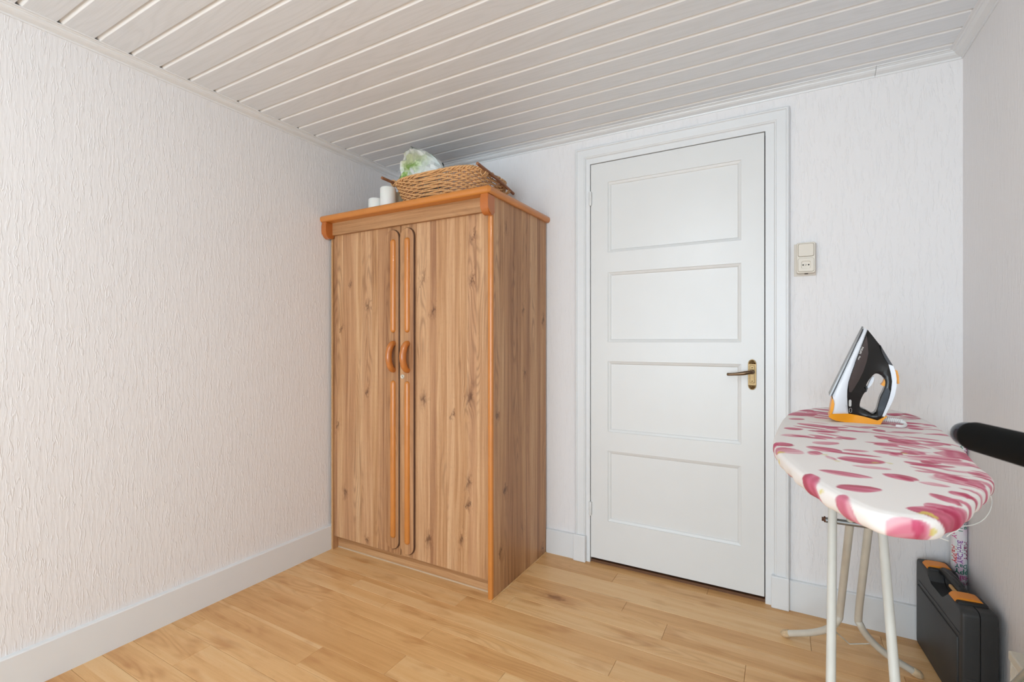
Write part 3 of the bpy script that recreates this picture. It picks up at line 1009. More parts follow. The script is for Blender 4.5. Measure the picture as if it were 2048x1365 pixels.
# ---- candles
M['wax'] = plain('white_candle_wax', (238, 236, 230), 0.45, mottle=0.01, Subsurface_Weight=0.15)
M['waxcream'] = plain('cream_candle_wax', (236, 226, 200), 0.45, mottle=0.01, Subsurface_Weight=0.15)
M['wick'] = plain('candle_wick', (70, 62, 54), 0.9)
for x, y, r_, h_, lab, mt in ((0.331, -0.448, 0.0405, 0.137, 'tall white pillar candle on the wardrobe', 'wax'),
                              (0.246, -0.448, 0.0395, 0.091, 'short white pillar candle at the left end of the wardrobe top', 'wax'),
                              (0.312, -0.352, 0.035, 0.138, 'cream candle half hidden between tall white candle and basket', 'waxcream')):
    cd = tag(empty('candle', (x, y, TOPZ)), lab, 'candle', 'candles on the wardrobe')
    bm = B(); lathe(bm, [(0, 0), (r_ - 0.002, 0), (r_, 0.002), (r_, h_ - 0.005), (r_ - 0.004, h_), (r_ - 0.010, h_ - 0.002), (0.006, h_ - 0.006), (0, h_ - 0.006)], (x, y, TOPZ), 'Z', 32)
    obj('wax_body', bm, M[mt], cd, True, 50)
    bm = B(); tube(bm, [(x, y, TOPZ + h_ - 0.007), (x + 0.001, y, TOPZ + h_), (x + 0.003, y, TOPZ + h_ + 0.006)], 0.001, 6)
    obj('wick', bm, M['wick'], cd)

# ================================================================== IRONING BOARD
BZ = 0.875
OUT = [(2.149, -0.433), (2.226, -0.279), (2.322, -0.195), (2.396, -0.183), (2.452, -0.263), (2.479, -0.435), (2.464, -0.738), (2.427, -1.049), (2.418, -1.161), (2.378, -1.264), (2.331, -1.372), (2.297, -1.437), (2.27, -1.467), (2.246, -1.47), (2.217, -1.462), (2.173, -1.377), (2.137, -1.266), (2.108, -1.133), (2.098, -1.024), (2.101, -0.883), (2.121, -0.593)]
PET = [(2.13, -0.54, 2.191, -0.456, 0.045, 0.2), (2.128, -0.633, 2.163, -0.602, 0.02, 0.3), (2.144, -0.705, 2.241, -0.743, 0.027, 0.3), (2.112, -0.815, 2.156, -0.799, 0.023, 0.2), (2.104, -0.924, 2.168, -0.903, 0.022, 0.6), (2.091, -1.054, 2.126, -1.028, 0.027, 0.1), (2.096, -1.127, 2.139, -1.092, 0.036, 0.5), (2.177, -0.913, 2.216, -0.895, 0.018, 0.1), (2.221, -0.895, 2.263, -0.885, 0.021, 0.2), (2.184, -0.841, 2.238, -0.871, 0.013, 0.5), (2.169, -0.997, 2.221, -0.962, 0.021, 0.5), (2.154, -1.043, 2.219, -1.068, 0.026, 0.2), (2.153, -1.106, 2.18, -1.111, 0.024, 0.3), (2.22, -1.046, 2.269, -1.035, 0.014, 0.4), (2.203, -1.139, 2.282, -1.131, 0.03, 0.15), (2.221, -1.192, 2.282, -1.191, 0.013, 0.6), (2.164, -1.261, 2.243, -1.276, 0.019, 0.25), (2.182, -1.37, 2.244, -1.347, 0.022, 0.1), (2.262, -1.233, 2.307, -1.258, 0.021, 0.2), (2.314, -0.727, 2.344, -0.727, 0.022, 0.15), (2.308, -0.817, 2.349, -0.864, 0.022, 0.2), (2.289, -0.943, 2.335, -0.929, 0.022, 0.2), (2.273, -0.92, 2.34, -0.92, 0.011, 0.5), (2.276, -1.026, 2.321, -1.032, 0.019, 0.3), (2.292, -0.688, 2.334, -0.673, 0.014, 0.3), (2.196, -0.401, 2.237, -0.48, 0.037, 0.35), (2.194, -0.551, 2.23, -0.564, 0.019, 0.4), (2.158, -0.381, 2.203, -0.383, 0.023, 0.5), (2.185, -1.124, 2.199, -1.16, 0.009, 0.6), (2.233, -0.781, 2.283, -0.761, 0.014, 0.6), (2.399, -0.364, 2.434, -0.369, 0.038, 0.2), (2.41, -0.358, 2.443, -0.364, 0.033, 0.2), (2.436, -0.392, 2.466, -0.443, 0.026, 0.4), (2.402, -0.644, 2.436, -0.65, 0.02, 0.15), (2.352, -0.731, 2.423, -0.715, 0.013, 0.5), (2.333, -0.846, 2.377, -0.9, 0.032, 0.15), (2.389, -0.835, 2.438, -0.877, 0.018, 0.3), (2.379, -0.898, 2.425, -0.872, 0.014, 0.4), (2.335, -0.993, 2.36, -1.021, 0.029, 0.2), (2.345, -1.078, 2.372, -1.094, 0.025, 0.15), (2.363, -1.058, 2.406, -1.015, 0.034, 0.6), (2.367, -1.083, 2.425, -1.077, 0.021, 0.6), (2.432, -0.938, 2.437, -1.035, 0.048, 0.15), (2.313, -1.105, 2.357, -1.136, 0.016, 0.25), (2.315, -1.18, 2.349, -1.184, 0.009, 0.5), (2.348, -1.185, 2.371, -1.228, 0.025, 0.35), (2.352, -1.197, 2.39, -1.25, 0.027, 0.3), (2.398, -1.141, 2.422, -1.172, 0.016, 0.2), (2.271, -1.243, 2.299, -1.269, 0.014, 0.2), (2.304, -1.266, 2.344, -1.276, 0.013, 0.6), (2.336, -1.304, 2.353, -1.334, 0.015, 0.15), (2.306, -1.333, 2.329, -1.383, 0.014, 0.15), (2.283, -1.417, 2.319, -1.404, 0.022, 0.2), (2.456, -0.549, 2.477, -0.575, 0.022, 0.4), (2.437, -0.714, 2.465, -0.729, 0.014, 0.4), (2.304, -1.031, 2.323, -1.041, 0.023, 0.2), (2.473, -0.298, 2.478, -0.391, 0.033, 0.2)]
ib = tag(empty('ironing_board', (2.29, -0.75, 0)), 'ironing board with pink tulip print cover and white tubular legs', 'ironing board')
M['tube'] = plain('chipped_white_enamel', (226, 223, 214), 0.35, mottle=0.05, scale=20.0)
M['tubeold'] = plain('yellowed_white_enamel', (206, 198, 184), 0.38, mottle=0.10, scale=24.0)
M['rubber'] = plain('worn_rubber_foot', (206, 178, 142), 0.8, mottle=0.3, scale=120.0)
M['galv'] = plain('galvanised_steel', (150, 150, 150), 0.4, 0.8)
M['rust'] = plain('rusty_bolt', (98, 66, 50), 0.6, 0.6, mottle=0.3, scale=200.0)

outline = [Vector((p[0], p[1], 0)) for p in catmull([(x, y, 0) for x, y in OUT], 40, True)]
# even spacing
def resample(pts, n):
    P = np.array([[p.x, p.y] for p in pts + [pts[0]]])
    L = np.concatenate([[0], np.cumsum(np.linalg.norm(np.diff(P, axis=0), axis=1))])
    s = np.linspace(0, L[-1], n, endpoint=False)
    return np.stack([np.interp(s, L, P[:, 0]), np.interp(s, L, P[:, 1])], 1)
NO = 900
O2 = resample(outline, NO)
for _ in range(30):                       # relax kinks of the traced outline
    O2 = 0.5 * O2 + 0.25 * (np.roll(O2, 1, 0) + np.roll(O2, -1, 0))
tg = np.roll(O2, -1, 0) - np.roll(O2, 1, 0)
tg /= np.linalg.norm(tg, axis=1)[:, None]
nr = np.stack([tg[:, 1], -tg[:, 0]], 1)
if np.sum(nr[:, 0] * (O2[:, 0] - 2.29)) < 0:
    nr = -nr
# spine of the board
sy = np.clip(O2[:, 1], -1.36, -0.33)
spine = np.stack([2.315 + (sy + 0.75) * 0.045 + (-0.02) * (sy < -1.2), sy], 1)
spine[:, 0] = 2.29 + (sy + 0.85) * 0.055
verts, flat = [], []
NR = 64
for k in range(NR + 1):
    f_ = k / NR
    p = spine + (O2 - spine) * f_
    z = np.full(NO, BZ) - 0.0015 * np.clip((f_ - 0.93) / 0.07, 0, 1) ** 2
    verts.append(np.column_stack([p, z])); flat.append(p)
rad = 0.009
for k in range(1, 7):                     # rounded edge
    a = PI / 2 * k / 6
    p = O2 + nr * (rad * math.sin(a))
    verts.append(np.column_stack([p, np.full(NO, BZ - 0.0015 - rad * (1 - math.cos(a)))])); flat.append(O2 + nr * rad * a)
ss = np.arange(NO) / NO
SK = 0.021
for k in range(1, 15):                    # hanging skirt, drawn in below
    h_ = SK * k / 14
    inn = 0.008 * (k / 14) ** 3
    wob = 0.0016 * np.sin(ss * 2 * PI * 47) * (k / 14) + 0.0012 * np.sin(ss * 2 * PI * 23 + 1) * (k / 14)
    p = O2 + nr * (rad - inn + wob)[:, None]
    verts.append(np.column_stack([p, np.full(NO, BZ - 0.0015 - rad - h_)])); flat.append(O2 + nr * (rad * PI / 2 + h_))
for k in range(1, 4):                     # hem turned under
    p = O2 + nr * (rad - 0.008 - 0.010 * k)
    verts.append(np.column_stack([p, np.full(NO, BZ - 0.0015 - rad - SK - 0.001 + 0.001 * k)])); flat.append(O2 + nr * (rad * PI / 2 + SK + 0.01 * k))
V = np.concatenate(verts); FL = np.concatenate(flat)
nring = len(verts)
# printed petals as a colour attribute
def smooth01(x): x = np.clip(x, 0, 1); return x * x * (3 - 2 * x)
colr = np.tile(np.array(lin(244, 237, 232)[:3]), (len(V), 1))
def petal(x0, y0, x1, y1, w, sh, flip=False):
    global colr
    a = np.array([x0, y0]); b = np.array([x1, y1])
    d = b - a; L = np.linalg.norm(d); d = d / L; nn = np.array([-d[1], d[0]])
    q = FL - a
    t_ = q @ d / L; v = q @ nn
    idx = np.where((t_ > -0.05) & (t_ < 1.05) & (np.abs(v) < w * 1.3))[0]
    if len(idx) == 0: return
    t_, v = t_[idx], v[idx]
    q = FL[idx]
    wv = 0.10 * np.sin(q[:, 0] * 90 + q[:, 1] * 70) + 0.06 * np.sin(q[:, 1] * 190)
    hw = w * np.clip(4 * np.clip(t_, 0, 1) * (1 - np.clip(t_, 0, 1)), 0, 1) ** 0.62 * (1 + 0.6 * wv)
    al = smooth01((hw - np.abs(v)) / 0.0035)
    g = np.clip(0.5 + 0.5 * v / np.maximum(hw, 1e-4) + 0.22 * np.sin(v * 260 + t_ * 6 + x0 * 90), 0, 1)
    if flip: g = 1 - g
    g = np.clip(g * 0.75 + sh * 0.85 - 0.12, 0, 1)
    c0, c1, c2 = np.array(lin(176, 34, 74)[:3]), np.array(lin(205, 84, 118)[:3]), np.array(lin(232, 178, 186)[:3])
    g = g[:, None]
    c = np.where(g < 0.5, c0 + (c1 - c0) * g * 2, c1 + (c2 - c1) * (g * 2 - 1))
    al = (al * (0.93 - 0.25 * sh))[:, None]
    colr[idx] = colr[idx] * (1 - al) + c * al
def blob(x, y, r, rgb, amt=0.8):
    global colr
    d = np.linalg.norm(FL - np.array([x, y]), axis=1) + 0.004 * np.sin(FL[:, 0] * 300) * np.sin(FL[:, 1] * 260)
    al = (smooth01((r - d) / 0.004) * amt)[:, None]
    colr = colr * (1 - al) + np.array(lin(*rgb)[:3]) * al
prng = random.Random(5)
for p in PET:
    petal(*p, flip=prng.random() < 0.5)
for _ in range(34):                       # strokes between the traced petals on the far part of the board
    x = prng.uniform(2.13, 2.43); y = prng.uniform(-0.86, -0.22); l = prng.uniform(0.05, 0.10); a = prng.uniform(-0.5, 0.5)
    petal(x, y, x + l * math.cos(a), y + l * math.sin(a), prng.uniform(0.006, 0.014), prng.uniform(0.3, 0.7))
for _ in range(34):
    x = prng.uniform(2.28, 2.40); y = prng.uniform(-1.25, -0.80); l = prng.uniform(0.05, 0.09); a = prng.uniform(-0.7, 0.1)
    petal(x, y, x + l * math.cos(a), y + l * math.sin(a), prng.uniform(0.005, 0.010), prng.uniform(0.3, 0.75))
for _ in range(24):                       # broader pale and deep petals
    x = prng.uniform(2.11, 2.38); y = prng.uniform(-1.13, -0.26); l = prng.uniform(0.06, 0.11); a = prng.uniform(-0.6, 0.3)
    petal(x, y, x + l * math.cos(a), y + l * math.sin(a), prng.uniform(0.012, 0.022), prng.choice((0.1, 0.25, 0.5, 0.65)), prng.random() < 0.5)
def on_skirt(x, y, off):
    k = int(np.argmin(np.sum((O2 - np.array([x, y])) ** 2, axis=1)))
    return O2[k] + nr[k] * off
def skirt_petal(xa, ya, oa, xb, yb, ob, w, sh, flip=False):
    a, b = on_skirt(xa, ya, oa), on_skirt(xb, yb, ob)
    petal(a[0], a[1], b[0], b[1], w, sh, flip)
# near-left flank
skirt_petal(2.141, -1.300, -0.006, 2.160, -1.372, 0.055, 0.026, 0.02)
skirt_petal(2.178, -1.410, -0.004, 2.200, -1.450, 0.055, 0.018, 0.22)
skirt_petal(2.088, -1.02, 0.0, 2.096, -1.10, 0.055, 0.022, 0.05)
skirt_petal(2.118, -1.205, 0.03, 2.124, -1.235, 0.055, 0.010, 0.1)
# nose and right flank
skirt_petal(2.232, -1.495, 0.052, 2.278, -1.496, 0.012, 0.027, 0.28)
skirt_petal(2.262, -1.50, 0.006, 2.285, -1.486, 0.05, 0.016, 0.16)
skirt_petal(2.292, -1.478, -0.030, 2.326, -1.417, 0.056, 0.030, 0.05)
skirt_petal(2.318, -1.430, -0.012, 2.340, -1.385, 0.056, 0.026, 0.08)
for (x, y, sh) in ((2.345, -1.375, .3), (2.360, -1.335, .1), (2.376, -1.300, .5), (2.390, -1.262, .15), (2.404, -1.225, .4), (2.415, -1.195, .1), (2.424, -1.150, .4), (2.428, -1.105, .2)):
    skirt_petal(x - 0.012, y + 0.02, -0.02, x, y, 0.058, 0.010, sh)
for x, y, o_, r_ in ((2.296, -1.470, -0.006, 0.010), (2.100, -1.125, 0.004, 0.009), (2.103, -1.15, 0.02, 0.007), (2.290, -1.48, 0.022, 0.008), (2.158, -1.375, 0.01, 0.007)):
    p = on_skirt(x, y, o_); blob(p[0], p[1], r_, (222, 204, 92), 0.75)
for x, y in ((2.198, -1.165), (2.287, -1.135), (2.262, -1.145), (2.33, -1.02), (2.185, -1.115)):
    blob(x, y, 0.007, (220, 206, 112), 0.6)
me = bpy.data.meshes.new('cover')
faces = []
idx = np.arange(NO)
for k in range(nring - 1):
    a = k * NO + idx; b = k * NO + np.roll(idx, -1); c = b + NO; d = a + NO
    faces.append(np.stack([a, b, c, d], 1))
faces = np.concatenate(faces)
base = np.array([2.29, -0.75, 0.0])
me.vertices.add(len(V)); me.vertices.foreach_set('co', (V - base).ravel())
me.loops.add(faces.size); me.loops.foreach_set('vertex_index', faces.ravel())
me.polygons.add(len(faces)); me.polygons.foreach_set('loop_start', np.arange(0, faces.size, 4)); me.polygons.foreach_set('loop_total', np.full(len(faces), 4))
me.update(calc_edges=True)
me.validate()
at_ = me.color_attributes.new('print', 'FLOAT_COLOR', 'POINT')
at_.data.foreach_set('color', np.column_stack([colr, np.ones(len(V))]).ravel())
me.polygons.foreach_set('use_smooth', [True] * len(me.polygons))
ct = NT('printed_cotton')
an = ct.n('ShaderNodeVertexColor', layer_name='print')
cc = ct.coord()
fn = ct.noise(cc, 900.0, 1.0)
ct.bump(fn, 0.1, 0.001)
me.materials.append(ct.out(an.outputs['Color'], 0.8))
cover = bpy.data.objects.new('cover', me)
COL.objects.link(cover); cover.parent = ib
# drawstring of the cover
M['string'] = plain('white_cotton_string', (232, 230, 224), 0.8)
bm = B()
tube(bm, catmull([(2.430, -1.06, 0.835), (2.452, -1.015, 0.825), (2.464, -1.006, 0.808), (2.465, -1.016, 0.797), (2.455, -1.042, 0.784), (2.44, -1.062, 0.77), (2.419, -1.085, 0.764), (2.395, -1.11, 0.765), (2.376, -1.132, 0.767)], 6), 0.0011, 6)
tube(bm, catmull([(2.380, -1.16, 0.832), (2.386, -1.149, 0.798), (2.385, -1.15, 0.778), (2.381, -1.152, 0.769), (2.372, -1.157, 0.765), (2.364, -1.162, 0.758)], 6), 0.0013, 6)
tube(bm, catmull([(2.370, -1.17, 0.83), (2.373, -1.157, 0.784), (2.372, -1.157, 0.774), (2.367, -1.16, 0.767), (2.36, -1.164, 0.771), (2.358, -1.165, 0.774), (2.360, -1.17, 0.82)], 6), 0.0009, 6)
tube(bm, catmull([(2.366, -1.16, 0.768), (2.357, -1.166, 0.760), (2.356, -1.167, 0.757)], 4), 0.0011, 6)
tube(bm, catmull([(2.354, -1.167, 0.756), (2.360, -1.164, 0.7535), (2.367, -1.161, 0.751)], 4), 0.0012, 6)
obj('drawstring', bm, M['string'], cover, True)
# board under the cover
bm = B()
sub = O2[::15]
prism(bm, [tuple(p) for p in sub], lambda x, y: (2.29 + (x - 2.29) * .97, -0.82 + (y + 0.82) * .985, BZ - 0.030), lambda x, y: (2.29 + (x - 2.29) * .97, -0.82 + (y + 0.82) * .985, BZ - 0.006))
obj('board', bm, M['galv'], ib)
# legs
def leg(name, pts, r_, mat, sub_=6):
    b = B(); tube(b, catmull(pts, sub_), r_, 16)
    return obj(name, b, mat, ib, True, 50)
def ext(p, q, z):
    t_ = (z - p[2]) / (q[2] - p[2])
    return tuple(p[i] + (q[i] - p[i]) * t_ for i in range(3))
for p, q in (((2.243, -0.507, 0.553), (2.223, -0.736, 0.183)), ((2.366, -0.553, 0.559), (2.365, -0.714, 0.219))):
    q = (q[0], -0.725 + (0.2 - q[2]) * -0.68, q[2])
    p = (p[0], -0.525 - (0.555 - p[2]) * 0.6, p[2])
    top, low = ext(p, q, 0.84), ext(p, q, 0.016)
    lg = leg('leg', [top, p, q, low], 0.0118, M['tube'])
    bm = B(); lathe(bm, [(0, 0.0), (0.014, 0.0), (0.015, 0.004), (0.015, 0.03), (0.0122, 0.034)], (low[0], low[1], 0), 'Z', 16)
    obj('foot_cap', bm, M['rubber'], lg, True, 40)
for top, a, b_, foot, s in (((2.299, -0.66, 0.84), (2.289, -0.505, 0.545), (2.282, -0.320, 0.200), (2.123, -0.228, 0.014), -1),
                            ((2.339, -0.66, 0.84), (2.336, -0.505, 0.548), (2.333, -0.320, 0.198), (2.493, -0.264, 0.014), 1)):
    bend = (b_[0] + s * 0.006, b_[1] + 0.012, 0.150)
    out1 = (b_[0] + s * 0.032, b_[1] + 0.028, 0.104)
    out2 = (b_[0] + s * 0.080, (b_[1] + foot[1]) / 2 + 0.01, 0.060)
    lg = leg('leg', [top, a, b_, bend, out1, out2, foot], 0.0112, M['tubeold'])
    d = (Vector(foot) - Vector(out2)).normalized()
    f_ = Vector(foot)
    bm = B(); tube(bm, [f_ - d * 0.012, f_ - d * 0.010, f_ + d * 0.010, f_ + d * 0.018], [0.0118, 0.0135, 0.0135, 0.009], 14)
    obj('foot_cap', bm, M['rubber'], lg, True, 50)
bm = B(); tube(bm, [(2.226, -0.517, 0.553), (2.392, -0.517, 0.556)], 0.0085, 12)
ax = obj('axle', bm, M['galv'], ib, True, 40)
for x0, x1 in ((2.216, 2.229), (2.380, 2.396)):
    bm = B(); tube(bm, [(x0, -0.517, 0.5545), (x1, -0.517, 0.5545)], 0.0062, 6)
    tube(bm, [((x0 + x1) / 2 - 0.001, -0.517, 0.5545), ((x0 + x1) / 2 + 0.003, -0.517, 0.5545)], 0.009, 10)
    obj('axle_bolt', bm, M['rust'], ax)
bm = B(); tube(bm, [(2.262, -0.270, 0.098), (2.277, -0.240, 0.070), (2.321, -0.185, 0.012), (2.381, -0.20, 0.040), (2.400, -0.235, 0.055)], 0.0022, 8)
obj('wire_brace', bm, M['tubeold'], ib, True)

# ================================================================== STEAM IRON
K = 0.2316e-3 * 0.995
ir_o = Vector((2.2925, -0.585, BZ))
IRA = -0.055
iron = tag(empty('steam_iron', ir_o, IRA), 'black and white steam iron with yellow heel standing on the ironing board', 'iron')
def cu(x, y): return ((x - 430) * K / 1.225, (1288 - y) * K)
S0 = cu(145, 945); S1 = cu(545, 120)
ev = Vector((S1[0] - S0[0], S1[1] - S0[1])); SL = ev.length; ev /= SL
nv_ = Vector((ev.y, -ev.x))
def wsole(t):
    t = max(0.0, min(1.03, t))
    return 0.050 * max(0.0, 1 - (t / 1.03) ** 1.8) ** 0.75 + 0.001
def halfw(u, v):
    d = Vector((u - S0[0], v - S0[1]))
    t, nn = d.dot(ev) / SL, d.dot(nv_)
    s = max(0.0, min(1.0, (nn - 0.012) / 0.06)); s = s * s * (3 - 2 * s)
    w = wsole(t) * (1 - 0.48 * s)
    h = max(0.0, min(1.0, (nn - 0.065) / 0.03)); h = h * h * (3 - 2 * h)
    lim = 0.0185 + max(0.0, (0.04 - v)) * 0.5
    return w * (1 - h) + min(w, lim) * h
def shell(name, outer, mat, hole=None, parent=iron, extra=0.0, cuts=2, wfun=None, smooth=True):
    """two-sided solid from a side profile; width follows the body"""
    b = B()
    wf = wfun or halfw
    loops = [outer] + ([hole] if hole else [])
    ed = []
    for lp in loops:
        vs = [b.verts.new((u, 0, v)) for u, v in (cu(*p) for p in lp)]
        ed += [b.edges.new((vs[i], vs[(i + 1) % len(vs)])) for i in range(len(vs))]
    bmesh.ops.triangle_fill(b, use_beauty=True, edges=ed)
    for _ in range(cuts):
        bmesh.ops.subdivide_edges(b, edges=[e for e in b.edges if e.calc_length() > 0.007], cuts=1, use_grid_fill=False)
        bmesh.ops.triangulate(b, faces=b.faces[:])
    front = b.faces[:]
    bound = [e for e in b.edges if len(e.link_faces) == 1]
    dup = bmesh.ops.duplicate(b, geom=front)
    vm = dup['vert_map']
    bedge = set()
    for e in bound:
        bedge.update(e.verts)
    fv = {v for f in front for v in f.verts}
    for v in fv:
        w = wf(v.co.x, v.co.z) + extra - (0.0025 if v in bedge and extra == 0 and wfun is None else 0)
        v.co.y = -w
        vm[v].co.y = w
    for e in bound:
        a, c = e.verts
        try: b.faces.new((a, c, vm[c], vm[a]))
        except ValueError: pass
    for v in b.verts:
        v.co += ir_o
    return obj(name, b, mat, parent, smooth, 50)
M['ironblack'] = plain('gloss_black_plastic', (20, 19, 18), 0.22, mottle=0.02)
M['ironsmoke'] = plain('smoked_brown_tank', (66, 54, 52), 0.2, mottle=0.04, Coat_Weight=0.4)
M['ironwhite'] = plain('white_iron_plastic', (232, 234, 238), 0.3, mottle=0.01)
M['ironyellow'] = plain('yellow_orange_plastic', (244, 160, 24), 0.35, mottle=0.03)
M['soleplate'] = plain('soleplate_steel', (158, 158, 158), 0.42, 0.7)
M['irongrip'] = plain('dark_soft_grip', (40, 46, 54), 0.4, mottle=0.05)
M['irondark'] = plain('dark_grey_plastic', (62, 62, 66), 0.4)
def sm(pts, sub=4): return [(p.x, p.y) for p in catmull([(x, y, 0) for x, y in pts], sub, True)]
wb = [(590, 125), (510, 325), (430, 520), (372, 680), (340, 780), (325, 880), (324, 960), (332, 1080), (345, 1182)]
shell('body_shell', [(545, 100)] + wb[:1] + wb[1:] + [(240, 1186), (135, 1192), (160, 1060), (138, 960)] , M['ironwhite'])
blackout = wb[::-1] + [(640, 190), (700, 270), (760, 345), (838, 480), (868, 570), (872, 680), (880, 760), (868, 860), (846, 960), (800, 1090), (760, 1180), (715, 1244), (530, 1212)]
hole = sm([(690, 668), (750, 690), (790, 735), (800, 790), (778, 870), (740, 950), (722, 1010), (700, 1100), (676, 1150), (640, 1166), (580, 1135), (520, 1108), (488, 1086), (496, 1010), (535, 925), (566, 880), (562, 830), (590, 765), (645, 695)], 3)
shell('black_body', blackout, M['ironblack'], hole)
tank = [(575, 200), (585, 300), (590, 420), (570, 520), (530, 640), (470, 760), (415, 850), (378, 905), (345, 900), (340, 800), (375, 690), (435, 530), (510, 345)]
shell('water_tank', tank, M['ironsmoke'], extra=0.0008)
shell('top_cover', [(745, 320), (800, 420), (890, 568), (836, 552), (790, 470), (758, 400)], M['irondark'], extra=0.0012, cuts=1)
shell('handle_back', [(836, 552), (890, 570), (918, 640), (931, 730), (930, 820), (912, 920), (880, 1010), (830, 1110), (785, 1192), (758, 1182), (800, 1090), (846, 960), (868, 860), (878, 760), (866, 670)], M['ironwhite'], extra=0.0006, cuts=1)
shell('grip', [(800, 850), (836, 840), (852, 880), (830, 980), (790, 1090), (750, 1180), (712, 1190), (706, 1120), (730, 1010), (765, 930)], M['irongrip'], extra=0.0018, cuts=1)
shell('heel', [(112, 1188), (138, 1184), (240, 1180), (342, 1178), (450, 1190), (560, 1208), (700, 1240), (760, 1205), (800, 1180), (818, 1184), (770, 1225), (735, 1286), (600, 1288), (300, 1287), (190, 1272), (130, 1250), (86, 1222)], M['ironyellow'], extra=0.003, cuts=2)
shell('heel_guard', [(134, 990), (152, 1010), (162, 1060), (150, 1130), (132, 1180), (112, 1192), (100, 1190), (112, 1110)], M['ironyellow'], extra=0.002, cuts=1)
shell('steam_trigger', [(640, 714), (672, 712), (660, 770), (630, 822), (596, 858), (584, 842), (606, 790)], M['ironwhite'], wfun=lambda u, v: 0.010, cuts=0, smooth=False)
shell('trigger_neck', [(545, 700), (566, 706), (560, 800), (590, 856), (575, 900), (548, 914), (540, 880)], M['irondark'], wfun=lambda u, v: 0.014, cuts=0, smooth=False)
shell('spray_button', [(796, 716), (812, 770), (806, 828), (775, 822), (750, 806), (778, 770)], M['ironyellow'], wfun=lambda u, v: 0.012, cuts=0, smooth=False)
shell('cord_clip', [(905, 612), (945, 630), (962, 690), (968, 786), (944, 790), (930, 700)], M['ironyellow'], wfun=lambda u, v: 0.009, cuts=0, smooth=False)
# sole plate and its dark seat
def sole(name, d0, d1, t0, t1, grow, mat):
    b = B()
    def pt(t, side, dd):
        w = (wsole(t) + grow) * side
        u = S0[0] + ev.x * t * SL - nv_.x * dd
        v = S0[1] + ev.y * t * SL - nv_.y * dd
        return Vector((u, w, v)) + ir_o
    ts = [t0 + (t1 - t0) * k / 30 for k in range(31)]
    ringp = [(t, -1) for t in ts] + [(t, 1) for t in ts[::-1]]
    A = [b.verts.new(pt(t, s, d0)) for t, s in ringp]
    C = [b.verts.new(pt(t, s, d1)) for t, s in ringp]
    n_ = len(A)
    for k in range(n_):
        b.faces.new((A[k], A[(k + 1) % n_], C[(k + 1) % n_], C[k]))
    b.faces.new(A[::-1]); b.faces.new(C)
    return obj(name, b, mat, iron)
sole('sole_seat', -0.004, 0.0035, -0.02, 1.0, -0.003, M['irondark'])
sole('soleplate', 0.0035, 0.0075, -0.03, 1.03, 0.0015, M['soleplate'])
# lettering on the side
def on_iron(name, body, size, p0, ang, mat, lift=0.0016):
    vs, fs = text_data(body, size)
    b = B()
    u0, v0 = cu(*p0)
    ca, sa = math.cos(ang), math.sin(ang)
    bv = []
    for x, y in vs:
        u, v = u0 + x * ca - y * sa, v0 + x * sa + y * ca
        bv.append(b.verts.new(Vector((u, -(halfw(u, v) + lift), v)) + ir_o))
    for f in fs:
        try: b.faces.new([bv[i] for i in f])
        except ValueError: pass
    return obj(name, b, mat, iron)
M['print'] = plain('pale_grey_print', (214, 212, 208), 0.5)
dirn = math.atan2(-(435 - 345), -(525 - 485)) 
on_iron('maker_lettering', 'PHILIPS', 0.0066, (513, 338), math.atan2(-100, -38), M['print'])
on_iron('model_lettering', 'Azur', 0.0058, (478, 452), math.atan2(-100, -40), M['print'])
def mark(name, xa, xb, ya, yb, frame=False):
    b = B()
    op = rrect(xa, xb, ya, yb, (xb - xa) / 2.1, 4)
    xm, ym = (xa + xb) / 2, (ya + yb) / 2
    def P(x, y):
        u, v = cu(x, y); return Vector((u, -(halfw(u, v) + 0.0016), v)) + ir_o
    if not frame:
        b.faces.new([b.verts.new(P(*p)) for p in op])
    else:
        A = [b.verts.new(P(*p)) for p in op]; C = [b.verts.new(P(xm + (x - xm) * .8, ym + (y - ym) * .9)) for x, y in op]
        for k in range(len(A)): b.faces.new((A[k], A[(k + 1) % len(A)], C[(k + 1) % len(A)], C[k]))
    return obj(name, b, M['print'], iron)
mark('badge', 346, 380, 998, 1086)
mark('outline_badge', 352, 386, 1104, 1164, True)
# coiled cord
def helix(path, R_, r_, turns, b):
    P = catmull(path, 40)
    n_ = len(P)
    pts = []
    up = Vector((0, 0, 1))
    for i in range(n_):
        d = (P[min(i + 1, n_ - 1)] - P[max(i - 1, 0)]).normalized()
        s = d.cross(up).normalized(); q = s.cross(d)
        a = 2 * PI * turns * i / (n_ - 1)
        pts.append(P[i] + (s * math.cos(a) + q * math.sin(a)) * R_)
    tube(b, pts, r_, 6)
bm = B()
def iu(x, y, w=0.0):
    u, v = cu(x, y); return Vector((u, w, v)) + ir_o
helix([iu(770, 1226, -0.012), iu(850, 1228, -0.014), iu(930, 1230, -0.018), iu(1000, 1236, -0.024)], 0.0052, 0.0020, 11, bm)
tube(bm, catmull([iu(1000, 1232, -0.024), iu(1022, 1258, -0.034), iu(1000, 1270, -0.050), iu(950, 1270, -0.062), iu(895, 1268, -0.062)], 8), 0.0042, 8)
obj('cord', bm, plain('white_cord', (236, 236, 234), 0.45), iron, True)

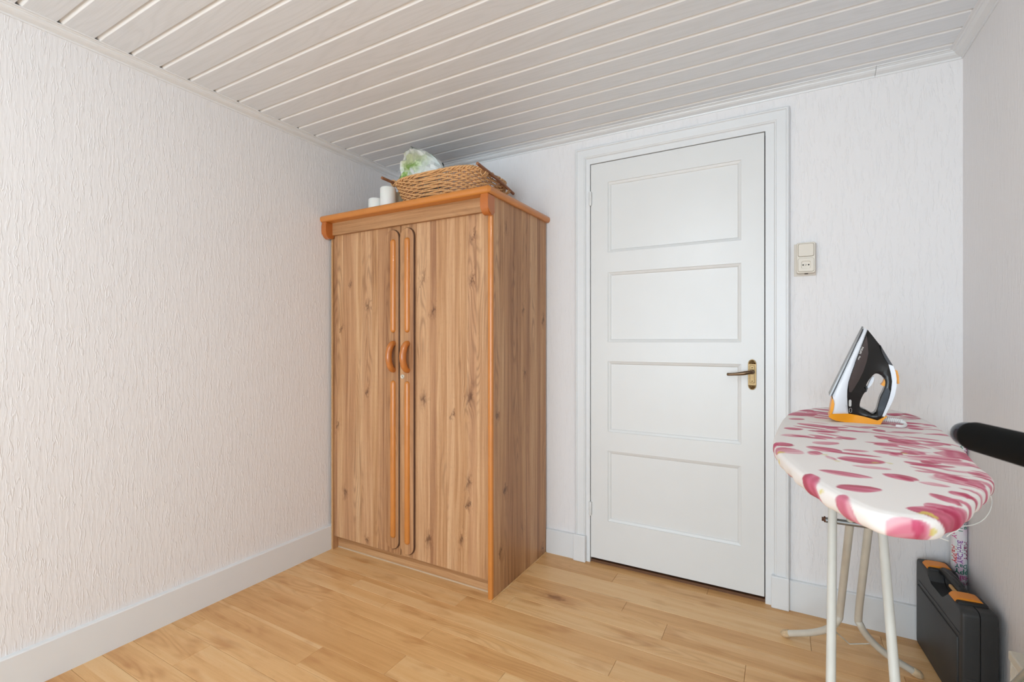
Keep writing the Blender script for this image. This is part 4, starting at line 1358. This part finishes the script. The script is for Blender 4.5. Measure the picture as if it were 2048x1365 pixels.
# ================================================================== TOOL CASE
M['case'] = plain('black_case_plastic', (48, 48, 48), 0.5, mottle=0.10, scale=10.0)
M['casedark'] = plain('deep_black_plastic', (24, 24, 24), 0.5, mottle=0.05)
M['latch'] = plain('orange_latch', (232, 140, 36), 0.45, mottle=0.05)
CO = Vector((2.5405, -0.018, 0.0)); CA = math.atan2(-0.9971, 0.0761)
La, Ta = Vector((0.0761, -0.9971, 0)), Vector((0.9971, 0.0761, 0))
def cp(l, t_, z): return CO + La * l + Ta * t_ + Vector((0, 0, z))
case = tag(empty('tool_case', cp(0.196, 0.044, 0)), 'black plastic tool case with orange latches standing in the corner', 'tool case')
def cbox(l0, l1, t0, t1, z0, z1, bev=0.0, seg=3):
    b = B(); box(b, l0, l1, t0, t1, z0, z1, bev, seg)
    for v in b.verts: v.co = cp(*v.co)
    return b
LL, TT, HH = 0.392, 0.085, 0.312
def half(name, t0, t1, notch):
    # side outline with a grip recess in the top edge
    b = B()
    pts = [(0.014, 0), (LL - 0.014, 0)]
    pts += [(LL - 0.014 + 0.014 * math.sin(a), 0.014 - 0.014 * math.cos(a)) for a in (PI / 8, PI / 4, PI * 3 / 8, PI / 2)]
    pts += [(LL - 0.018 + 0.018 * math.cos(a), HH - 0.018 + 0.018 * math.sin(a)) for a in (0, PI / 8, PI / 4, PI * 3 / 8, PI / 2)]
    pts += [(0.285, HH), (0.270, HH - 0.010), (0.262, HH - 0.030), (0.245, HH - 0.038), (0.150, HH - 0.038), (0.132, HH - 0.030), (0.124, HH - 0.010), (0.110, HH)]
    pts += [(0.018 - 0.018 * math.sin(a), HH - 0.018 + 0.018 * math.cos(a)) for a in (0, PI / 8, PI / 4, PI * 3 / 8, PI / 2)]
    pts += [(0.014 - 0.014 * math.cos(a), 0.014 - 0.014 * math.sin(a)) for a in (0, PI / 8, PI / 4, PI * 3 / 8)]
    fs = prism(b, pts, lambda l, z: (l, t0, z), lambda l, z: (l, t1, z))
    outer = fs[0] if notch == 0 else fs[1]
    bmesh.ops.bevel(b, geom=list(outer.edges), offset=0.007, segments=3, profile=0.5, affect='EDGES')
    for v in b.verts: v.co = cp(*v.co)
    return obj(name, b, M['case'], case, True, 40)
sh_a = half('front_shell', 0.0, TT / 2 - 0.0012, 0)
sh_b = half('back_shell', TT / 2 + 0.0012, TT, 1)
b = cbox(0.01, LL - 0.004, TT / 2 - 0.0014, TT / 2 + 0.0014, 0.004, HH - 0.045)
obj('seam', b, M['casedark'], case)
# raised field and ribs on the broad face
b = cbox(0.022, LL - 0.022, -0.0045, 0.004, 0.020, 0.222, 0.004, 2); obj('raised_field', b, M['case'], sh_a, True, 40)
b = cbox(0.030, LL - 0.012, -0.0022, 0.004, 0.232, 0.240, 0.0016, 2); obj('rib', b, M['case'], sh_a, True, 40)
for z in (0.085, 0.110):
    for t0, t1 in ((0.010, 0.036), (0.054, 0.080)):
        b = cbox(LL - 0.003, LL + 0.0016, t0, t1, z, z + 0.005, 0.001, 1)
        obj('rib', b, M['case'], sh_a if t0 < .04 else sh_b)
# latches
for l0 in (0.048, 0.282):
    lt = obj('latch', cbox(l0, l0 + 0.064, 0.006, 0.080, HH - 0.016, HH + 0.0065, 0.006, 3), M['casedark'], case, True, 40)
    b = B()
    pts = [(0.004, -0.012), (0.004, 0.003), (0.011, 0.0105), (0.020, 0.0125), (0.050, 0.0125), (0.066, 0.0105), (0.076, 0.002), (0.076, -0.004), (0.066, 0.002), (0.02, 0.004)]
    prism(b, pts, lambda t_, z: (l0 + 0.004, t_, HH + z), lambda t_, z: (l0 + 0.050, t_, HH + z))
    for v in b.verts: v.co = cp(*v.co)
    obj('latch_plate', b, M['latch'], lt, True, 40)
# handle
b = B()
hp = catmull([(0.108, 0.045, HH - 0.012), (0.116, 0.045, HH + 0.004), (0.140, 0.045, HH + 0.008), (0.196, 0.045, HH + 0.009), (0.252, 0.045, HH + 0.008), (0.274, 0.045, HH + 0.004), (0.284, 0.045, HH - 0.012)], 6)
tube(b, [cp(*p) for p in hp], 0.0125, 12)
hd = obj('handle', b, M['casedark'], case, True, 50)
for tt in (0.038, 0.052):
    b = B(); tube(b, [cp(0.135, tt, HH + 0.0195), cp(0.196, tt, HH + 0.0205), cp(0.257, tt, HH + 0.0195)], 0.0022, 6)
    obj('grip_rib', b, M['case'], hd, True)
b = cbox(0.214, 0.268, 0.0255, 0.034, HH - 0.006, HH + 0.004, 0.003, 2)
obj('handle_insert', b, plain('faded_orange_insert', (206, 158, 96), 0.5), hd, True, 40)

# ================================================================== ROLL OF GIFT WRAP
RX, RY, RR, RH = 2.6520, -0.050, 0.0220, 0.785
roll = tag(empty('gift_wrap_roll', (RX, RY, 0)), 'roll of birthday wrapping paper with coloured lettering upright in the corner', 'wrapping paper')
gp = NT('pastel_wrapping_paper')
gc = gp.coord()
gx, gy, gz = gp.sep(gc)[:3]
gcol = gp.ramp(gp.noise(gp.mapping(gc, (30, 30, 9)), 1.0, 1.0), [(0.35, lin(226, 196, 214)), (0.5, lin(236, 230, 232)), (0.65, lin(214, 230, 226))])
bm = B(); lathe(bm, [(0.016, 0.0), (RR, 0.0), (RR, RH), (0.016, RH), (0.016, RH - 0.03), (0, RH - 0.03)], (RX, RY, 0), 'Z', 40)
obj('paper', bm, gp.out(gcol, 0.4), roll, True, 40)
INK = {'red': (206, 44, 44), 'green': (34, 120, 96), 'plum': (150, 36, 92), 'pink': (214, 96, 160), 'violet': (140, 66, 150)}
for k_, v_ in list(INK.items()):
    M['ink_' + k_] = plain('ink_' + k_, v_, 0.45)
def wrap(body, size, ink, ang, z, mode):
    """mode down: reads downwards; mode flip: level, upside down. ang = angle round the roll (degrees, -90 faces the viewer)"""
    vs, fs = text_data(body, size)
    b = B(); bv = []
    a0 = math.radians(ang)
    for x, y in vs:
        if mode == 'down': s_, zz = y, z - x
        elif mode == 'flip': s_, zz = -x, z - y
        else: s_, zz = x, z + y
        a = a0 + s_ / RR
        bv.append(b.verts.new((RX + (RR + 0.0004) * math.cos(a), RY + (RR + 0.0004) * math.sin(a), zz)))
    for f in fs:
        try: b.faces.new([bv[i] for i in f])
        except ValueError: pass
    obj('lettering', b, M['ink_' + ink], roll)
# angles: the viewer sees roughly -190 .. -20 degrees
for z_, cols_ in ((0.412, (('HaPPY', 'red', 0.020), ('BirtHDaY', 'violet', -0.002), ('HaPPY', 'plum', 0.0))),
                  (0.505, (('BirtHDaY', 'pink', 0.0), ('to YoU', 'green', 0.0), ('there', 'green', 0.0))),
                  (0.620, (('HaPPY', 'red', 0.0), ('BirtHDaY', 'green', 0.0), ('to YoU', 'plum', 0.0))),
                  (0.770, (('HaPPY', 'red', 0.010), ('to YoU', 'green', 0.0), ('HaPPY', 'plum', 0.0)))):
    for (word, ink_, dz_), an_, sz_ in zip(cols_, (-158, -113, -68), (0.022, 0.020, 0.024)):
        wrap(word, sz_, ink_, an_, z_ - dz_, 'down')
wrap('DaY', 0.020, 'green', -38, 0.330, 'flip')
wrap('PPY', 0.026, 'green', -28, 0.314, 'flip')
wrap('HaPPY', 0.025, 'pink', -10, 0.290, 'flip')
wrap('BirtHDaY', 0.020, 'plum', 0, 0.268, 'flip')
wrap('YoU', 0.024, 'green', -30, 0.246, 'flip')

# ================================================================== EMBOSSED BOX AT THE RIGHT WALL
def emboss():
    t = NT('embossed_cream_card')
    c = t.coord()
    v = t.n('ShaderNodeTexVoronoi', feature='DISTANCE_TO_EDGE')
    t.put(v.inputs['Vector'], t.mapping(c, (1, 22, 14), rot=(0.5, 0, 0)))
    v.inputs['Scale'].default_value = 1.0
    h_ = t.maprange(v.outputs['Distance'], 0.0, 0.18, 0.0, 1.0, True)
    t.bump(h_, 0.8, 0.006)
    return t.out(lin(224, 219, 206), 0.45)
bxx = tag(empty('storage_box', (2.624, -0.90, 0)), 'cream embossed storage box against the right wall in the bottom corner', 'box')
bm = B(); box(bm, 2.5785, 2.671, -1.10, -0.724, 0.0, 0.352, 0.003, 2)
obj('body', bm, emboss(), bxx)
bm = B(); box(bm, 2.5765, 2.673, -1.103, -0.721, 0.352, 0.374, 0.003, 2)
obj('lid', bm, plain('cream_card_lid', (216, 208, 192), 0.5), bxx)

# ================================================================== EXERCISE MACHINE (only its grip and frame reach into view)
M['foam'] = plain('black_foam_grip', (9, 9, 8), 0.9, mottle=0.10, scale=60.0, Specular_IOR_Level=0.15)
M['cap'] = plain('glossy_black_cap', (34, 38, 48), 0.16, mottle=0.02)
M['silver'] = plain('silver_grey_paint', (186, 190, 186), 0.35, 0.3)
M['greygreen'] = plain('grey_green_paint', (158, 172, 164), 0.4, 0.1)
ex = tag(empty('exercise_machine', (2.44, -1.75, 0)), 'exercise machine reaching in from the right with black foam handlebar', 'exercise machine')
tip = Vector((2.2905, -1.575, 1.004)); dv = Vector((0.275, -0.960, 0.006)).normalized()
P = lambda s_: tip + dv * s_
bm = B(); tube(bm, [P(0.0), P(0.0025), P(0.008), P(0.20), P(0.40), P(0.402)], [0.0128, 0.0152, 0.0162, 0.0166, 0.0166, 0.013], 28)
obj('foam_grip', bm, M['foam'], ex, True, 40)
bm = B()
cpf = [(-0.0205, 0.0008), (-0.0200, 0.0050), (-0.0180, 0.0092), (-0.0140, 0.0122), (-0.0090, 0.0138), (-0.003, 0.0142), (0.003, 0.0136)]
tube(bm, [P(a) for a, _ in cpf], [r for _, r in cpf], 28)
capo = obj('end_cap', bm, M['cap'], ex, True, 60)
bm = B(); tube(bm, [P(-0.0208), P(-0.0195)], 0.0018, 10)
obj('cap_hole', bm, M['hole'], capo)
bm = B()
tube(bm, catmull([P(0.02), P(0.40), P(0.46), P(0.50) + Vector((0, 0, -0.05)), P(0.52) + Vector((0, 0, -0.15)), P(0.53) + Vector((0, 0, -0.6)), P(0.53) + Vector((0, 0, -0.985))], 6), 0.0125, 14)
obj('handlebar_post', bm, M['silver'], ex, True, 40)
pf = P(0.53)
bm = B(); box(bm, pf.x - 0.16, min(pf.x + 0.16, W - 0.03), pf.y - 0.03, pf.y + 0.03, 0.0, 0.045, 0.01, 2)
obj('rear_foot', bm, M['greygreen'], ex, True, 40)
# sloping main beam with a silver edge
A0, A1 = Vector((2.530, -0.880, 0.372)), Vector((pf.x, pf.y + 0.02, 0.9))
A1 = Vector((2.445, -1.42, 0.790))
dirb = (A1 - A0).normalized()
side = Vector((1, 0, 0)) - dirb * dirb.x; side.normalize()
nrm = side.cross(dirb); nrm.normalize()
if nrm.z < 0: nrm = -nrm
def beam(name, s0, s1, n0, n1, mat, bev, Lr):
    b = B(); box(b, 0, Lr, s0, s1, n0, n1, bev, 3)
    for v in b.verts:
        q = v.co.copy(); v.co = A0 + dirb * q.x + side * q.y + nrm * q.z
    return obj(name, b, mat, ex, True, 40)
beam('main_beam', 0.006, 0.042, -0.06, -0.002, M['greygreen'], 0.004, (A1 - A0).length)
beam('beam_edge', 0.0, 0.042, -0.004, 0.006, M['silver'], 0.0045, (A1 - A0).length)
bm = B(); tube(bm, [A0 + Vector((0.026, 0.02, -0.03)), (2.556, -0.88, 0.2), (2.556, -0.88, 0.03)], 0.014, 12)
obj('front_post', bm, M['greygreen'], ex, True, 40)
bm = B(); box(bm, 2.40, 2.572, -0.905, -0.855, 0.0, 0.04, 0.01, 2)
obj('front_foot', bm, M['greygreen'], ex, True, 40)
bm = B(); tube(bm, [A1 + Vector((0.02, 0, -0.03)), (pf.x, pf.y + 0.25, 0.80), (pf.x, pf.y, 0.70)], 0.016, 12)
obj('link_tube', bm, M['greygreen'], ex, True, 40)

# ================================================================== CEILING FILL_LAMP (unseen, added behind the viewer to even out the light)
lp = tag(empty('added_fill_lamp', (FILL_LAMP[0], FILL_LAMP[1], H)), 'unseen ceiling lamp fitting added behind the viewer as fill light', 'lamp')
bm = B(); lathe(bm, [(0, 0), (0.055, 0), (0.055, -0.012), (0.03, -0.026), (0, -0.026)], (FILL_LAMP[0], FILL_LAMP[1], H), 'Z', 24)
obj('fill_lamp_base', bm, M['trimwhite'], lp, True, 40)
bm = B(); lathe(bm, [(0, -0.022), (0.019, -0.022), (0.019, -0.055), (0.016, -0.062), (0, -0.062)], (FILL_LAMP[0], FILL_LAMP[1], H), 'Z', 18)
obj('socket', bm, M['trimwhite'], lp, True, 40)
bl = bpy.data.lights.new('fill_bulb', 'POINT')
bl.energy, bl.color, bl.shadow_soft_size = FILL_LAMP_POWER, FILL_LAMP_COLOR, 0.06
blo = bpy.data.objects.new('fill_bulb', bl)
COL.objects.link(blo)
blo.location = (FILL_LAMP[0], FILL_LAMP[1], H - 0.13)
